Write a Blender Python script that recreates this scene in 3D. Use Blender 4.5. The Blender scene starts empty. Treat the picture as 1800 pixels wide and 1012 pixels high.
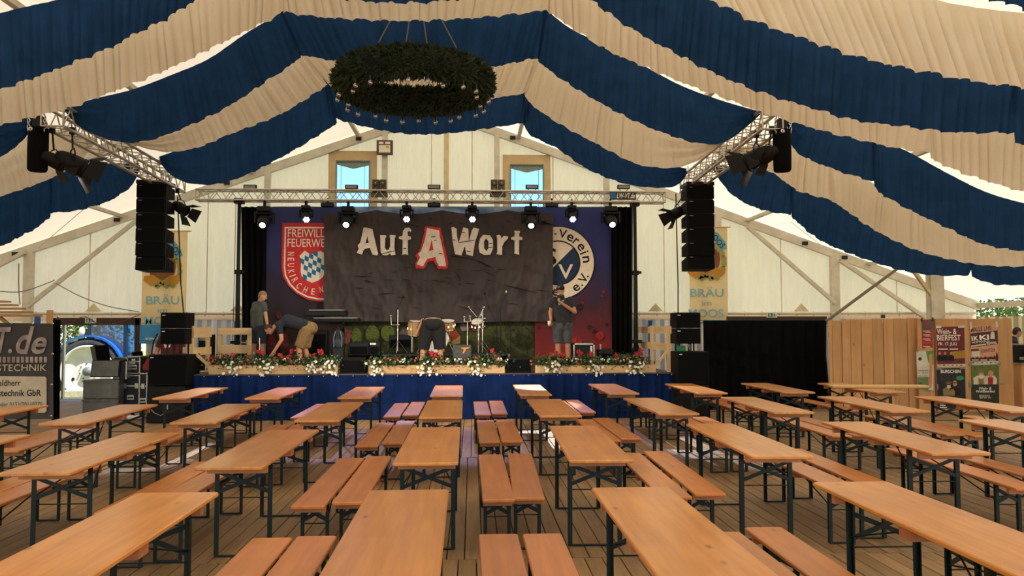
import bpy, bmesh, math, random
from mathutils import Vector, Matrix
from mathutils.geometry import tessellate_polygon
random.seed(7)
S = bpy.context.scene
C = S.collection

# ------------------------------------------------------------------ camera
FOC, CAMZ = 1400.0, 1.78
PIT, YAW, ROL = math.radians(2.95), math.radians(2.88), math.radians(-0.08)
_F = Vector((math.sin(YAW)*math.cos(PIT), math.cos(YAW)*math.cos(PIT), math.sin(PIT)))
_R = Vector((math.cos(YAW), -math.sin(YAW), 0)); _U = _R.cross(_F)
_R, _U = _R*math.cos(ROL)+_U*math.sin(ROL), _U*math.cos(ROL)-_R*math.sin(ROL)
cd = bpy.data.cameras.new('camera'); cam = bpy.data.objects.new('camera', cd); C.objects.link(cam)
cd.sensor_width = 36; cd.lens = FOC/1800*36; cd.clip_end = 500; cd.clip_start = .05
cam.matrix_world = Matrix(((_R.x,_U.x,-_F.x,0),(_R.y,_U.y,-_F.y,0),(_R.z,_U.z,-_F.z,CAMZ),(0,0,0,1)))
S.camera = cam
def at(px, py, Y):
    d = _F + _R*((px-900)/FOC) - _U*((py-506)/FOC)
    return Vector((0,0,CAMZ)) + d*(Y/d.y)

# ------------------------------------------------------------------ world, sun, exposure
S.view_settings.view_transform = 'Standard'
S.view_settings.look = 'None'
S.view_settings.gamma = 1
S.view_settings.exposure = 0.6
try: S.view_settings.use_curve_mapping = False
except Exception: pass
S.cycles.use_denoising = True
S.cycles.max_bounces = 8
S.cycles.diffuse_bounces = 5
S.cycles.sample_clamp_indirect = 6
w = bpy.data.worlds.new('sky'); S.world = w; w.use_nodes = True
nt = w.node_tree; bg = nt.nodes['Background']
sky = nt.nodes.new('ShaderNodeTexSky'); sky.sky_type = 'NISHITA'; sky.sun_disc = False
sky.sun_elevation = math.radians(50); sky.sun_rotation = math.radians(150); sky.air_density = 1.0; sky.dust_density = .4; sky.ozone_density = 2
nt.links.new(sky.outputs[0], bg.inputs[0]); bg.inputs[1].default_value = 0.24
sl = bpy.data.lights.new('sun', 'SUN'); sl.energy = 7.0; sl.angle = .009; sl.color = (1,.94,.84)
so = bpy.data.objects.new('sun', sl); C.objects.link(so)
so.rotation_euler = Vector((-.45,.28,-.85)).to_track_quat('-Z','Y').to_euler(); so.location = (5,-10,20)

# ------------------------------------------------------------------ materials
def lin(h):
    h = h.lstrip('#'); o = []
    for i in (0,2,4):
        c = int(h[i:i+2],16)/255; o.append(c/12.92 if c <= .04045 else ((c+.055)/1.055)**2.4)
    return tuple(o)+(1,)
MATS = {}
def newmat(name):
    m = bpy.data.materials.new(name); m.use_nodes = True; MATS[name] = m
    return m, m.node_tree, m.node_tree.nodes['Principled BSDF']
def N(t, k, **kw):
    n = t.nodes.new('ShaderNode'+k)
    for a, v in kw.items(): setattr(n, a, v)
    return n
def mixc(t, fac, a, b, mode='MIX'):
    n = N(t, 'Mix', data_type='RGBA', blend_type=mode)
    for s, v in ((n.inputs[0],fac),(n.inputs[6],a),(n.inputs[7],b)):
        if isinstance(v, (tuple, float, int)): s.default_value = v
        else: t.links.new(v, s)
    return n.outputs[2]
def coords(t, scale=(1,1,1), kind='Object'):
    tc = N(t,'TexCoord'); mp = N(t,'Mapping'); mp.inputs['Scale'].default_value = scale
    t.links.new(tc.outputs[kind], mp.inputs[0]); return mp.outputs[0]
def noise(t, vec, scale, detail=3, rough=.55):
    n = N(t,'TexNoise'); n.inputs['Scale'].default_value = scale; n.inputs['Detail'].default_value = detail
    n.inputs['Roughness'].default_value = rough; t.links.new(vec, n.inputs['Vector']); return n.outputs[0]
def ramp(t, v, a, b, lo=.35, hi=.65):
    r = N(t,'ValToRGB'); r.color_ramp.elements[0].position = lo; r.color_ramp.elements[1].position = hi
    r.color_ramp.elements[0].color = a; r.color_ramp.elements[1].color = b
    t.links.new(v, r.inputs[0]); return r.outputs[0]
def bump(t, b, v, strength=.2, dist=.01):
    n = N(t,'Bump'); n.inputs['Strength'].default_value = strength; n.inputs['Distance'].default_value = dist
    t.links.new(v, n.inputs['Height']); t.links.new(n.outputs[0], b.inputs['Normal'])
def shift_by_object(t, col, amount):
    oi = N(t,'ObjectInfo'); hs = N(t,'HueSaturation'); mr = N(t,'MapRange')
    mr.inputs[3].default_value = 1-amount; mr.inputs[4].default_value = 1+amount
    t.links.new(oi.outputs['Random'], mr.inputs[0]); t.links.new(mr.outputs[0], hs.inputs['Value'])
    t.links.new(col, hs.inputs['Color']); return hs.outputs[0]
def mat(name, col, rough=.6, metal=0, col2=None, scale=4, sv=(1,1,1), bmp=0, bscale=None, rnd=0, lo=.35, hi=.65, spec=.5):
    m, t, b = newmat(name)
    b.inputs['Roughness'].default_value = rough; b.inputs['Metallic'].default_value = metal
    b.inputs['Specular IOR Level'].default_value = spec
    v = coords(t, sv); n = noise(t, v, scale)
    c1 = lin(col); c2 = lin(col2) if col2 else tuple(x*.8 for x in c1[:3])+(1,)
    c = ramp(t, n, c1, c2, lo, hi)
    if rnd: c = shift_by_object(t, c, rnd)
    t.links.new(c, b.inputs['Base Color'])
    if bmp: bump(t, b, noise(t, v, bscale or scale*3), bmp)
    return m
def glow(name, col, strength):
    m, t, b = newmat(name); b.inputs['Base Color'].default_value = lin(col)
    b.inputs['Emission Color'].default_value = lin(col); b.inputs['Emission Strength'].default_value = strength
    return m
def wood(name, c1, c2, rough=.35, rnd=.12, along='Y', grain=22, knots=True, coat=0):
    m, t, b = newmat(name)
    b.inputs['Roughness'].default_value = rough; b.inputs['Coat Weight'].default_value = coat; b.inputs['Coat Roughness'].default_value = .25
    sv = {'Y':(1,.06,1),'X':(.06,1,1),'Z':(1,1,.06)}[along]
    oi = N(t,'ObjectInfo'); tc = N(t,'TexCoord'); ad = N(t,'VectorMath', operation='ADD'); sc = N(t,'VectorMath', operation='SCALE')
    cx = N(t,'CombineXYZ'); t.links.new(oi.outputs['Random'], cx.inputs[0]); t.links.new(oi.outputs['Random'], cx.inputs[1]); t.links.new(oi.outputs['Random'], cx.inputs[2])
    t.links.new(cx.outputs[0], sc.inputs[0]); sc.inputs['Scale'].default_value = 37
    t.links.new(tc.outputs['Object'], ad.inputs[0]); t.links.new(sc.outputs[0], ad.inputs[1])
    mp = N(t,'Mapping'); mp.inputs['Scale'].default_value = sv; t.links.new(ad.outputs[0], mp.inputs[0])
    g = noise(t, mp.outputs[0], grain, 5, .6)
    c = ramp(t, g, lin(c1), lin(c2), .3, .72)
    if knots:
        k = N(t,'TexVoronoi'); k.inputs['Scale'].default_value = 5.5
        mp2 = N(t,'Mapping'); mp2.inputs['Scale'].default_value = {'Y':(1,.45,1),'X':(.45,1,1),'Z':(1,1,.45)}[along]; t.links.new(ad.outputs[0], mp2.inputs[0])
        t.links.new(mp2.outputs[0], k.inputs[0])
        kr = ramp(t, k.outputs[0], (.32,.28,.25,1), (1,1,1,1), .045, .11)
        c = mixc(t, .8, c, kr, 'MULTIPLY')
    big = noise(t, ad.outputs[0], 1.7, 2)
    c = mixc(t, .5, c, ramp(t, big, (.72,.72,.72,1), (1.12,1.1,1.08,1), .3, .7), 'MULTIPLY')
    if rnd: c = shift_by_object(t, c, rnd)
    t.links.new(c, b.inputs['Base Color']); bump(t, b, g, .08, .004)
    return m
def fabric(name, col, trans, amount=.5, col2=None, scale=3, sv=(1,1,1), bmp=.15, bscale=12, rnd=0):
    """thin cloth: diffuse front, light shining through"""
    m, t, b = newmat(name); t.nodes.remove(b); out = t.nodes['Material Output']
    v = coords(t, sv); n = noise(t, v, scale, 4)
    a = lin(col); a2 = lin(col2) if col2 else tuple(x*.88 for x in a[:3])+(1,)
    c = ramp(t, n, a, a2)
    df = N(t,'BsdfDiffuse'); tr = N(t,'BsdfTranslucent'); mx = N(t,'MixShader'); mx.inputs[0].default_value = amount
    t.links.new(c, df.inputs[0]); tr.inputs[0].default_value = lin(trans)
    bn = N(t,'Bump'); bn.inputs['Strength'].default_value = bmp; bn.inputs['Distance'].default_value = .03
    t.links.new(noise(t, v, bscale, 3), bn.inputs['Height']); t.links.new(bn.outputs[0], df.inputs['Normal']); t.links.new(bn.outputs[0], tr.inputs['Normal'])
    t.links.new(df.outputs[0], mx.inputs[1]); t.links.new(tr.outputs[0], mx.inputs[2]); t.links.new(mx.outputs[0], out.inputs[0])
    return m
def foil(name, tint, gloss=.12):
    m, t, b = newmat(name); t.nodes.remove(b); out = t.nodes['Material Output']
    tp = N(t,'BsdfTransparent'); tp.inputs[0].default_value = lin(tint); gl = N(t,'BsdfGlossy'); gl.inputs['Roughness'].default_value = .06
    mx = N(t,'MixShader'); mx.inputs[0].default_value = gloss
    t.links.new(tp.outputs[0], mx.inputs[1]); t.links.new(gl.outputs[0], mx.inputs[2]); t.links.new(mx.outputs[0], out.inputs[0]); return m

roof_m = fabric('roof_membrane', 'F2E8D4', 'F6E6C6', .31, 'EBE0CA', 1.2, (1,1,1), .25, 2.5)
gable_m = fabric('gable_membrane', 'F8EEE2', 'FFE2C6', .58, 'ECDECC', 2.6, (3.2,1,.5), 1.0, 4.0)  # vertical streaks in the colour stand in for wrinkle shading
side_m = fabric('side_membrane', 'F0E4CC', 'F7DFB4', .45)
cream_m = fabric('cream_cloth', 'E4D6C0', 'EEDCBC', .27, 'DCCDB4', 2)
blue_m = fabric('blue_cloth', '20395A', '28548C', .26, '192E48', 5, (1,1,1), .12, 30)
skirt_m = fabric('royal_blue_cloth', '182A56', '182A56', .05, '132246', 3)
black_m = mat('black_molton', '070708', .95, col2='0C0B0B', scale=3, spec=.1)
alu_m = mat('aluminium', 'B9B4A8', .38, .75, 'A8A297', 6)
tube_m = mat('truss_aluminium', 'C2BBAE', .35, .6, 'B0A99C', 8)
frame_m = mat('tent_profile', 'CFC6B2', .5, .15, 'BDB4A0', 4)
green_steel = mat('green_steel', '0C1E15', .45, .1, '08140E', 14, spec=.35)
table_m = wood('table_varnish', 'D89143', 'BC732E', .28, .12, 'Y', 16, True, .25)
bench_m = wood('bench_varnish', 'CE7F38', 'B36828', .32, .12, 'Y', 16, True, .22)
batten_m = wood('batten_wood', 'C07A48', 'A8623A', .5, .1, 'X', 18, False)
plank_m = wood('floor_board', '9C7C54', '7A5E3C', .6, .17, 'Y', 20, True)
spruce_m = wood('pale_spruce', 'D9B888', 'C9A370', .6, .08, 'X', 14, True)
spruce_z = wood('spruce_board', 'CF9D66', 'B9844E', .6, .1, 'Z', 12, True)
dark_m = mat('dark_gap', '17120C', .9)
blackp = mat('black_plastic', '090909', .5, 0, '0E0E0F', 20, spec=.25)
spk_m = mat('speaker_paint', '060606', .65, 0, '0A0A0A', 60, bmp=.05, spec=.15)
grille_m = mat('speaker_grille', '050505', .8, 0, '090909', 160, spec=.1)
greyp = mat('grey_plastic', '6F6C63', .5, 0, '625F57', 8)
case_m = mat('case_laminate', '101011', .5, 0, '161617', 30, spec=.3)
edge_m = mat('case_edge', 'A7A49C', .3, .85, '8B887F', 20)
chrome = mat('chrome', 'D8D4CC', .12, 1, 'B9B5AD', 10)
whitep = mat('white_print', 'F0E6D6', .8, 0, 'E6DAC6', 30)
cream_print = mat('cream_print', 'E8D8BE', .8, 0, 'DECCB0', 12)
redp = mat('red_print', 'D12B2B', .75, 0, 'C42426', 10)
bluep = mat('blue_print', '1B6F9E', .75, 0, '17648F', 10)
navyp = mat('navy_print', '10294C', .75, 0, '0D223F', 10)
blackpr = mat('black_print', '0A0A0C', .8)
lblue = mat('light_blue_print', '5FA3C6', .8, 0, '5797BA', 10)
lamp_w = glow('lens_white', 'F4FBFF', 14); lamp_b = glow('lens_blue_white', 'BFD0FF', 9); lamp_bd = glow('lens_blue_dark', '3048C8', 3)

# ------------------------------------------------------------------ mesh helpers
class MB:
    def __init__(s): s.v = []; s.f = []; s.sm = []
    def add(s, vs, fs, smooth=False):
        o = len(s.v); s.v += [tuple(p) for p in vs]
        for f in fs: s.f.append(tuple(i+o for i in f)); s.sm.append(smooth)
        return s
    def box(s, c, d, rot=None, bev=0):
        x, y, z = d[0]/2, d[1]/2, d[2]/2
        if bev:
            bm = bmesh.new(); bmesh.ops.create_cube(bm, size=1)
            for v in bm.verts: v.co = Vector((v.co.x*2*x, v.co.y*2*y, v.co.z*2*z))
            bmesh.ops.bevel(bm, geom=bm.edges[:], offset=bev, segments=1, affect='EDGES')
            bm.verts.index_update(); vs = [v.co.copy() for v in bm.verts]; fs = [[v.index for v in f.verts] for f in bm.faces]; bm.free()
        else:
            vs = [Vector((a*x,b*y,e*z)) for a in (-1,1) for b in (-1,1) for e in (-1,1)]
            fs = [(0,1,3,2),(4,6,7,5),(0,4,5,1),(2,3,7,6),(0,2,6,4),(1,5,7,3)]
        M3 = rot if rot is not None else Matrix.Identity(3)
        c = Vector(c); return s.add([M3@v+c for v in vs], fs)
    def rect(s, x0, x1, y0, y1, z0, z1, bev=0):
        return s.box(((x0+x1)/2,(y0+y1)/2,(z0+z1)/2), (abs(x1-x0),abs(y1-y0),abs(z1-z0)), None, bev)
    def bar(s, a, b, w, h, up=(0,0,1)):
        a, b = Vector(a), Vector(b); d = (b-a); L = d.length; d.normalize()
        u = Vector(up)
        if abs(d.dot(u)) > .98: u = Vector((0,1,0))
        r = d.cross(u).normalized(); u = r.cross(d).normalized()
        return s.box((a+b)/2, (w, L, h), Matrix((r, d, u)).transposed())
    def cyl(s, a, b, r, r2=None, n=10, caps=True, smooth=True):
        a, b = Vector(a), Vector(b); r2 = r if r2 is None else r2
        d = (b-a).normalized(); u = Vector((0,0,1)) if abs(d.z) < .9 else Vector((1,0,0))
        p = d.cross(u).normalized(); q = d.cross(p)
        vs = []; 
        for c, rr in ((a,r),(b,r2)):
            for i in range(n):
                t = 2*math.pi*i/n; vs.append(c+p*(rr*math.cos(t))+q*(rr*math.sin(t)))
        s.add(vs, [(i,(i+1)%n,n+(i+1)%n,n+i) for i in range(n)], smooth)
        if caps: s.add(vs, [tuple(reversed(range(n))), tuple(range(n,2*n))])
        return s
    def tube(s, pts, r, n=6):
        pts = [Vector(p) for p in pts]; vs = []; k = len(pts)
        pr = None
        for i, p in enumerate(pts):
            d = (pts[min(i+1,k-1)]-pts[max(i-1,0)]).normalized()
            u = pr if pr is not None else (Vector((0,0,1)) if abs(d.z) < .9 else Vector((1,0,0)))
            a = d.cross(u).normalized(); b_ = a.cross(d).normalized(); pr = b_
            for j in range(n):
                t = 2*math.pi*j/n; vs.append(p+a*(r*math.cos(t))+b_*(r*math.sin(t)))
        fs = [(i*n+j, i*n+(j+1)%n, (i+1)*n+(j+1)%n, (i+1)*n+j) for i in range(k-1) for j in range(n)]
        s.add(vs, fs, True); s.add(vs, [tuple(reversed(range(n))), tuple(range((k-1)*n,k*n))]); return s
    def lathe(s, prof, c, ax=(0,0,1), n=20):
        c = Vector(c); ax = Vector(ax).normalized(); u = Vector((0,0,1)) if abs(ax.z) < .9 else Vector((1,0,0))
        p = ax.cross(u).normalized(); q = ax.cross(p); vs = []
        for r, h in prof:
            for i in range(n):
                t = 2*math.pi*i/n; vs.append(c+ax*h+p*(r*math.cos(t))+q*(r*math.sin(t)))
        k = len(prof)
        s.add(vs, [(i*n+j, i*n+(j+1)%n, (i+1)*n+(j+1)%n, (i+1)*n+j) for i in range(k-1) for j in range(n)], True); return s
    def ell(s, c, r, rot=None, n=12, m=8):
        c = Vector(c); M3 = rot if rot is not None else Matrix.Identity(3); vs = []
        r = r if hasattr(r,'__len__') else (r,r,r)
        for i in range(1,m):
            a = math.pi*i/m
            for j in range(n):
                t = 2*math.pi*j/n; vs.append(c+M3@Vector((r[0]*math.sin(a)*math.cos(t), r[1]*math.sin(a)*math.sin(t), r[2]*math.cos(a))))
        vs += [c+M3@Vector((0,0,r[2])), c-M3@Vector((0,0,r[2]))]; T = len(vs)-2
        fs = [(i*n+j, (i+1)*n+j, (i+1)*n+(j+1)%n, i*n+(j+1)%n) for i in range(m-2) for j in range(n)]
        fs += [(T,j,(j+1)%n) for j in range(n)]+[(T+1,(m-2)*n+(j+1)%n,(m-2)*n+j) for j in range(n)]
        return s.add(vs, fs, True)
    def prism(s, loop, dvec, holes=()):
        """polygon (world points) with holes, extruded by dvec"""
        d = Vector(dvec); loops = [[Vector(p) for p in loop]]+[[Vector(p) for p in h] for h in holes]
        tris = tessellate_polygon(loops); flat_ = [p for l in loops for p in l]; n = len(flat_)
        vs = flat_+[p+d for p in flat_]
        fs = [tuple(t) for t in tris]+[tuple(i+n for i in reversed(t)) for t in tris]; o = 0
        for l in loops:
            k = len(l); fs += [(o+i, o+(i+1)%k, n+o+(i+1)%k, n+o+i) for i in range(k)]; o += k
        return s.add(vs, fs)
    def grid(s, fn, nu, nv, smooth=True):
        vs = [fn(i/nu, j/nv) for j in range(nv+1) for i in range(nu+1)]
        return s.add(vs, [(j*(nu+1)+i, j*(nu+1)+i+1, (j+1)*(nu+1)+i+1, (j+1)*(nu+1)+i) for j in range(nv) for i in range(nu)], smooth)
    def mesh(s, name):
        me = bpy.data.meshes.new(name); me.from_pydata(s.v, [], s.f); me.polygons.foreach_set('use_smooth', s.sm)
        me.update(); return me
    def build(s, name, m, parent=None, label=None, fix=True):
        me = s.mesh(name)
        if fix:
            bm = bmesh.new(); bm.from_mesh(me); bmesh.ops.recalc_face_normals(bm, faces=bm.faces); bm.to_mesh(me); bm.free()
        me.materials.append(m)
        return obj(name, me, parent, label)
def obj(name, me, parent=None, label=None):
    o = bpy.data.objects.new(name, me); C.objects.link(o)
    if parent is not None:
        o.parent = parent; l = parent.location if parent.parent is None else parent.parent.location
        o.matrix_parent_inverse = Matrix.Translation(-l) if parent.parent is None else Matrix.Identity(4)
    if label: o['label'] = label
    return o
def tag(o, label, cat, group=None):
    o['label'] = label; o['category'] = cat
    if group: o['group'] = group
    return o
def thing(name, label, cat, loc, group=None):
    o = bpy.data.objects.new(name, None); C.objects.link(o); o.location = loc; o.empty_display_size = .1
    return tag(o, label, cat, group)
def struct(o): o['kind'] = 'structure'; return o
def sroot(name, loc=(0,0,0)):
    o = bpy.data.objects.new(name, None); C.objects.link(o); o.location = loc; o['kind'] = 'structure'; return o
def copy_tree(o):
    c = o.copy(); C.objects.link(c)
    for ch in o.children:
        k = ch.copy(); C.objects.link(k); k.parent = c
        for g in ch.children:
            q = g.copy(); C.objects.link(q); q.parent = k
    return c
def child_at(name, me, parent, m4=None):
    o = bpy.data.objects.new(name, me); C.objects.link(o); o.parent = parent
    if m4 is not None: o.matrix_basis = m4
    return o
def flat(name, pts, Y, m, parent, off=.002, holes=(), th=.0015, label=None):
    """thin printed shape: outline points given where they stand on the plane at depth Y"""
    q = lambda l: [at(x, y, Y)-Vector((0,off,0)) for x, y in l]
    return MB().prism(q(pts), (0,-th,0), [q(h) for h in holes]).build(name, m, parent, label)
def text_mesh(body, bold=0, shear=0):
    c = bpy.data.curves.new('t','FONT'); c.body = body; c.fill_mode = 'FRONT'; c.resolution_u = 3; c.offset = bold; c.shear = shear
    o = bpy.data.objects.new('t', c); me = bpy.data.meshes.new_from_object(o)
    vs = [v.co.copy() for v in me.vertices]; fs = [list(p.vertices) for p in me.polygons]
    bpy.data.objects.remove(o); bpy.data.curves.remove(c); bpy.data.meshes.remove(me); return vs, fs
def text_at(name, body, x0, y0, x1, y1, Y, m, parent, off=.004, bold=.012, rot=0, shear=0):
    """lettering fitted to the pixel box (x0,y0)-(x1,y1) of the plane at depth Y; rot in degrees about the centre"""
    vs, fs = text_mesh(body, bold, shear)
    a0 = min(v.x for v in vs); a1 = max(v.x for v in vs); b0 = min(v.y for v in vs); b1 = max(v.y for v in vs)
    A = at(x0, y1, Y); B = at(x1, y0, Y); cx, cz = (A.x+B.x)/2, (A.z+B.z)/2; W, H = B.x-A.x, B.z-A.z
    r = math.radians(rot); out = []
    for v in vs:
        u = ((v.x-a0)/(a1-a0)-.5)*W; k = ((v.y-b0)/(b1-b0)-.5)*H
        out.append((cx+u*math.cos(r)-k*math.sin(r), Y-off, cz+u*math.sin(r)+k*math.cos(r)))
    return MB().add(out, fs).build(name, m, parent, None, False)

# ================================================================== SETTING
RX, RZ, SLOPE, GY = -.83, 7.54, .354, 20.5
def roofz(x): return RZ - SLOPE*abs(x-RX)
EL, ER = RX-14.2, RX+14.2
# ---- floor: boards laid towards the stage
floor = struct(MB().rect(-16,14.5,-5.4,20.6,-.12,-.036).build('floor', dark_m))
PW = .14
def plank_mesh(L):
    mb = MB(); x, h = PW/2-.004, .036
    # slightly eased top edges
    prof = [(-x,-h),(x,-h),(x,-.004),(x-.004,0),(-x+.004,0),(-x,-.004)]
    vs = [(a,-L/2,b) for a,b in prof]+[(a,L/2,b) for a,b in prof]
    mb.add(vs, [(i,(i+1)%6,6+(i+1)%6,6+i) for i in range(6)]+[tuple(reversed(range(6))),tuple(range(6,12))])
    me = mb.mesh('plank'); me.materials.append(plank_m); return me
rows = [(-3.6,1.35),(1.35,6.28),(6.28,11.2),(11.2,16.1),(16.1,20.55)]
keep = {1:(-4.0,4.6,62),2:(-5.9,7.4,96),3:(-8.3,11.4,142)}
rest = MB(); nparts = 0
for ri,(y0,y1) in enumerate(rows):
    me = plank_mesh(y1-y0-.012); x = -15.9; off = (ri*.047) % PW
    while x < 14.2:
        cx = x+off; dz = random.uniform(-.003,.001)
        if ri in keep and keep[ri][0] <= cx <= keep[ri][1]:
            o = child_at('plank', me, floor, Matrix.Translation((cx,(y0+y1)/2,dz))); nparts += 1
        else:
            rest.rect(cx-PW/2+.003, cx+PW/2-.003, y0+.006, y1-.006, -.036, dz)
        x += PW
o = rest.build('far_planks', plank_m, floor); o['kind'] = 'stuff'

# ---- roof membrane, side walls; cut short to send frontal light to the stage
c = MB()
NB = 12
for sx, ex in ((-1,EL),(1,ER)):
    def rf(u, v, ex=ex):
        x = RX+(ex-RX)*u; y = -5.2+(GY+5.22)*v
        bay = ((y-GY)/5.0) % 1.0
        sag = .10*math.sin(math.pi*bay)*math.sin(math.pi*min(1,u*1.0))
        return Vector((x, y, roofz(x)+.02-sag))
    c.grid(rf, 14, 42)
struct(c.build('ceiling', roof_m, None, None, False))
struct(MB().grid(lambda u,v: Vector((EL-.05+.03*math.sin(u*110), 4+16.5*u, roofz(EL)*v)), 120, 2).build('wall_left', side_m, None, None, False))
stripe_m, t_, b_ = newmat('striped_awning'); b_.inputs['Roughness'].default_value = .8
wv = N(t_,'TexWave'); wv.wave_type = 'BANDS'; wv.bands_direction = 'Y'; wv.inputs['Scale'].default_value = .9
t_.links.new(coords(t_), wv.inputs[0]); t_.links.new(ramp(t_, wv.outputs[1], lin('EFE3AE'), lin('A9A79C'), .48, .52), b_.inputs['Base Color'])
stripe_x, t_, b_ = newmat('striped_valance'); b_.inputs['Roughness'].default_value = .8
wv = N(t_,'TexWave'); wv.wave_type = 'BANDS'; wv.bands_direction = 'X'; wv.inputs['Scale'].default_value = 1.3
t_.links.new(coords(t_), wv.inputs[0]); t_.links.new(ramp(t_, wv.outputs[1], lin('F2ECE0'), lin('B9BFD0'), .52, .58), b_.inputs['Base Color'])
struct(MB().grid(lambda u,v: Vector((ER+.02+.03*math.sin(u*120), 6+14.4*u, 2.08*v)), 140, 2).build('wall_right', stripe_m, None, None, False))

# ---- gable wall behind the stage, fabric panels between the posts
POST = [-11.04,-8.15,-5.2,-2.24,.64,3.49,6.42,9.5]
wb = sroot('wall_back', (0,GY,0)); RAIL = 2.2
WIN = {(-5.2,-2.24):(-3.48,-2.63,4.3,6.1),(.64,3.49):(.99,1.85,4.3,6.04)}
edges = [EL]+POST+[ER]
def gz(x): return roofz(x)-.12
for a, b in zip(edges[:-1], edges[1:]):
    xs = [a,b]
    if a < RX < b: xs = [a,RX,b]
    win = WIN.get((a,b)); mb = MB()
    def strip(x0,x1,zlo,zhi):
        zh = zhi if callable(zhi) else (lambda x, z=zhi: z)
        n = max(2,int((x1-x0)/.18))
        def fn(u,v):
            x = x0+(x1-x0)*u; zt = zh(x); z = zlo+(zt-zlo)*v
            e = math.sin(math.pi*(x-a)/(b-a))
            return Vector((x, GY+.012+.035*e*math.sin(x*2.3+z*.8)+.012*e*math.sin(x*9+z*1.7), z))
        mb.grid(fn, n, max(2,int((zh((x0+x1)/2)-zlo)/.4)))
    if win:
        wx0,wx1,wz0,wz1 = win
        strip(a,wx0,RAIL,gz); strip(wx1,b,RAIL,gz); strip(wx0,wx1,RAIL,wz0); strip(wx0,wx1,wz1,gz)
    else:
        for x0,x1 in zip(xs[:-1],xs[1:]): strip(x0,x1,RAIL,gz)
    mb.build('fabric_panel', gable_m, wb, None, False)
# seams and the folded centre lacing strip
for x in (-9.6,-6.7,-1.05,.0,2.1,5.0,8.1,11.2):
    MB().rect(x-.012,x+.012,GY-.03,GY-.024,RAIL,gz(x)-.05).build('seam', mat('seam_%d'%int(x*10),'D9CDB2',.9), wb)
MB().rect(-.73,-.60,GY-.05,GY-.03,RAIL,gz(-.6)-.05).build('lacing_strip', mat('lacing','DCC89E',.9,col2='CDB88C'), wb)
# valance rail, valance curtain, hooks
MB().cyl((EL,GY-.08,RAIL-.02),(-10.35,GY-.08,RAIL-.02),.03).cyl((-10.35,GY-.08,RAIL-.02),(ER,GY-.08,RAIL-.02),.03).build('rail', frame_m, wb)
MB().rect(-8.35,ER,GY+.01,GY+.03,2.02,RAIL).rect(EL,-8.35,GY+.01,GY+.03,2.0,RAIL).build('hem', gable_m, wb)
hk = MB()
for i in range(60):
    x = EL+.5+i*.46; hk.cyl((x,GY-.08,RAIL-.09),(x,GY-.08,RAIL+.03),.012,n=5)
hk.build('hook_row', alu_m, wb)
def curtain(x0,x1,y,z0,z1,m,name,parent,amp=.03,wl=.16,n=None):
    n = n or int((x1-x0)/wl*6)
    return MB().grid(lambda u,v: Vector((x0+(x1-x0)*u, y+amp*(1-.35*v)*math.sin(2*math.pi*(x0+(x1-x0)*u)/wl+.7*math.sin(u*37)), z0+(z1-z0)*v)), n, 3).build(name, m, parent, None, False)
curtain(-8.2,ER-.1,GY+.06,0.02,2.05,stripe_x,'curtain',wb,.02,.3)
curtain(EL,-10.4,GY+.06,0.02,2.05,side_m,'curtain',wb,.02,.3)
blue_strap = mat('blue_strap','1E4FA0',.7)
for x in (-7.6,-5.95,4.62,5.35): MB().rect(x-.05,x+.05,GY-.02,GY-.005,.1,2.0).build('strap', blue_strap, wb)
for x in (-9.45,-5.9,4.75,8.6):   # triangular tie-offs above the rail
    MB().prism([(x-.2,GY-.09,RAIL+.03),(x+.2,GY-.09,RAIL+.03),(x,GY-.09,RAIL+.24)],(0,.012,0)).build('tie_patch', mat('tie_%d'%int(x*9),'D8C79A',.85), wb)
# windows
tan = mat('window_surround','CDB184',.85,col2='C2A678')
sky_foil = foil('clear_foil','D9EEFF',.05)
gasket = mat('window_gasket','7C8480',.6)
for i,(wx0,wx1,wz0,wz1) in enumerate(WIN.values()):
    wd = sroot('window_%d'%(i+1), ((wx0+wx1)/2,GY,wz0))
    MB().rect(wx0,wx1,GY-.004,GY+.004,wz0,wz1).build('pane', sky_foil, wd)
    y = GY-.06
    o = [(wx0-.2,y,wz0),(wx1+.2,y,wz0),(wx1+.18,y,wz1+.26),(wx0-.2,y,wz1+.26)]
    h = [(wx0,y,wz0+.02),(wx1,y,wz0+.02),(wx1,y,wz1),(wx0,y,wz1)]
    MB().prism(o,(0,.03,0),[h]).build('surround', tan, wd)
    MB().rect(wx0-.015,wx0+.02,y-.01,y+.02,wz0,wz1).rect(wx1-.02,wx1+.015,y-.01,y+.02,wz0,wz1).rect(wx0,wx1,y-.01,y+.02,wz1-.02,wz1+.015).build('gasket', gasket, wd)
    # rolled-up blind sagging at the top of the opening
    MB().prism([(wx0,y+.03,wz1),(wx1,y+.03,wz1),(wx1,y+.03,wz1-.1),((wx0+wx1)/2,y+.03,wz1-.2),(wx0,y+.03,wz1-.09)],(0,.03,0)).build('rolled_blind', mat('blind_%d'%i,'8E9A88',.7,col2='6F7B6A',scale=20,sv=(1,1,6)), wd)
    for x in (wx0+.12,wx1-.13): MB().cyl((x,y+.01,wz0),(x,y+.01,wz1-.1),.006,n=5).build('cord', gasket, wd)

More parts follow.
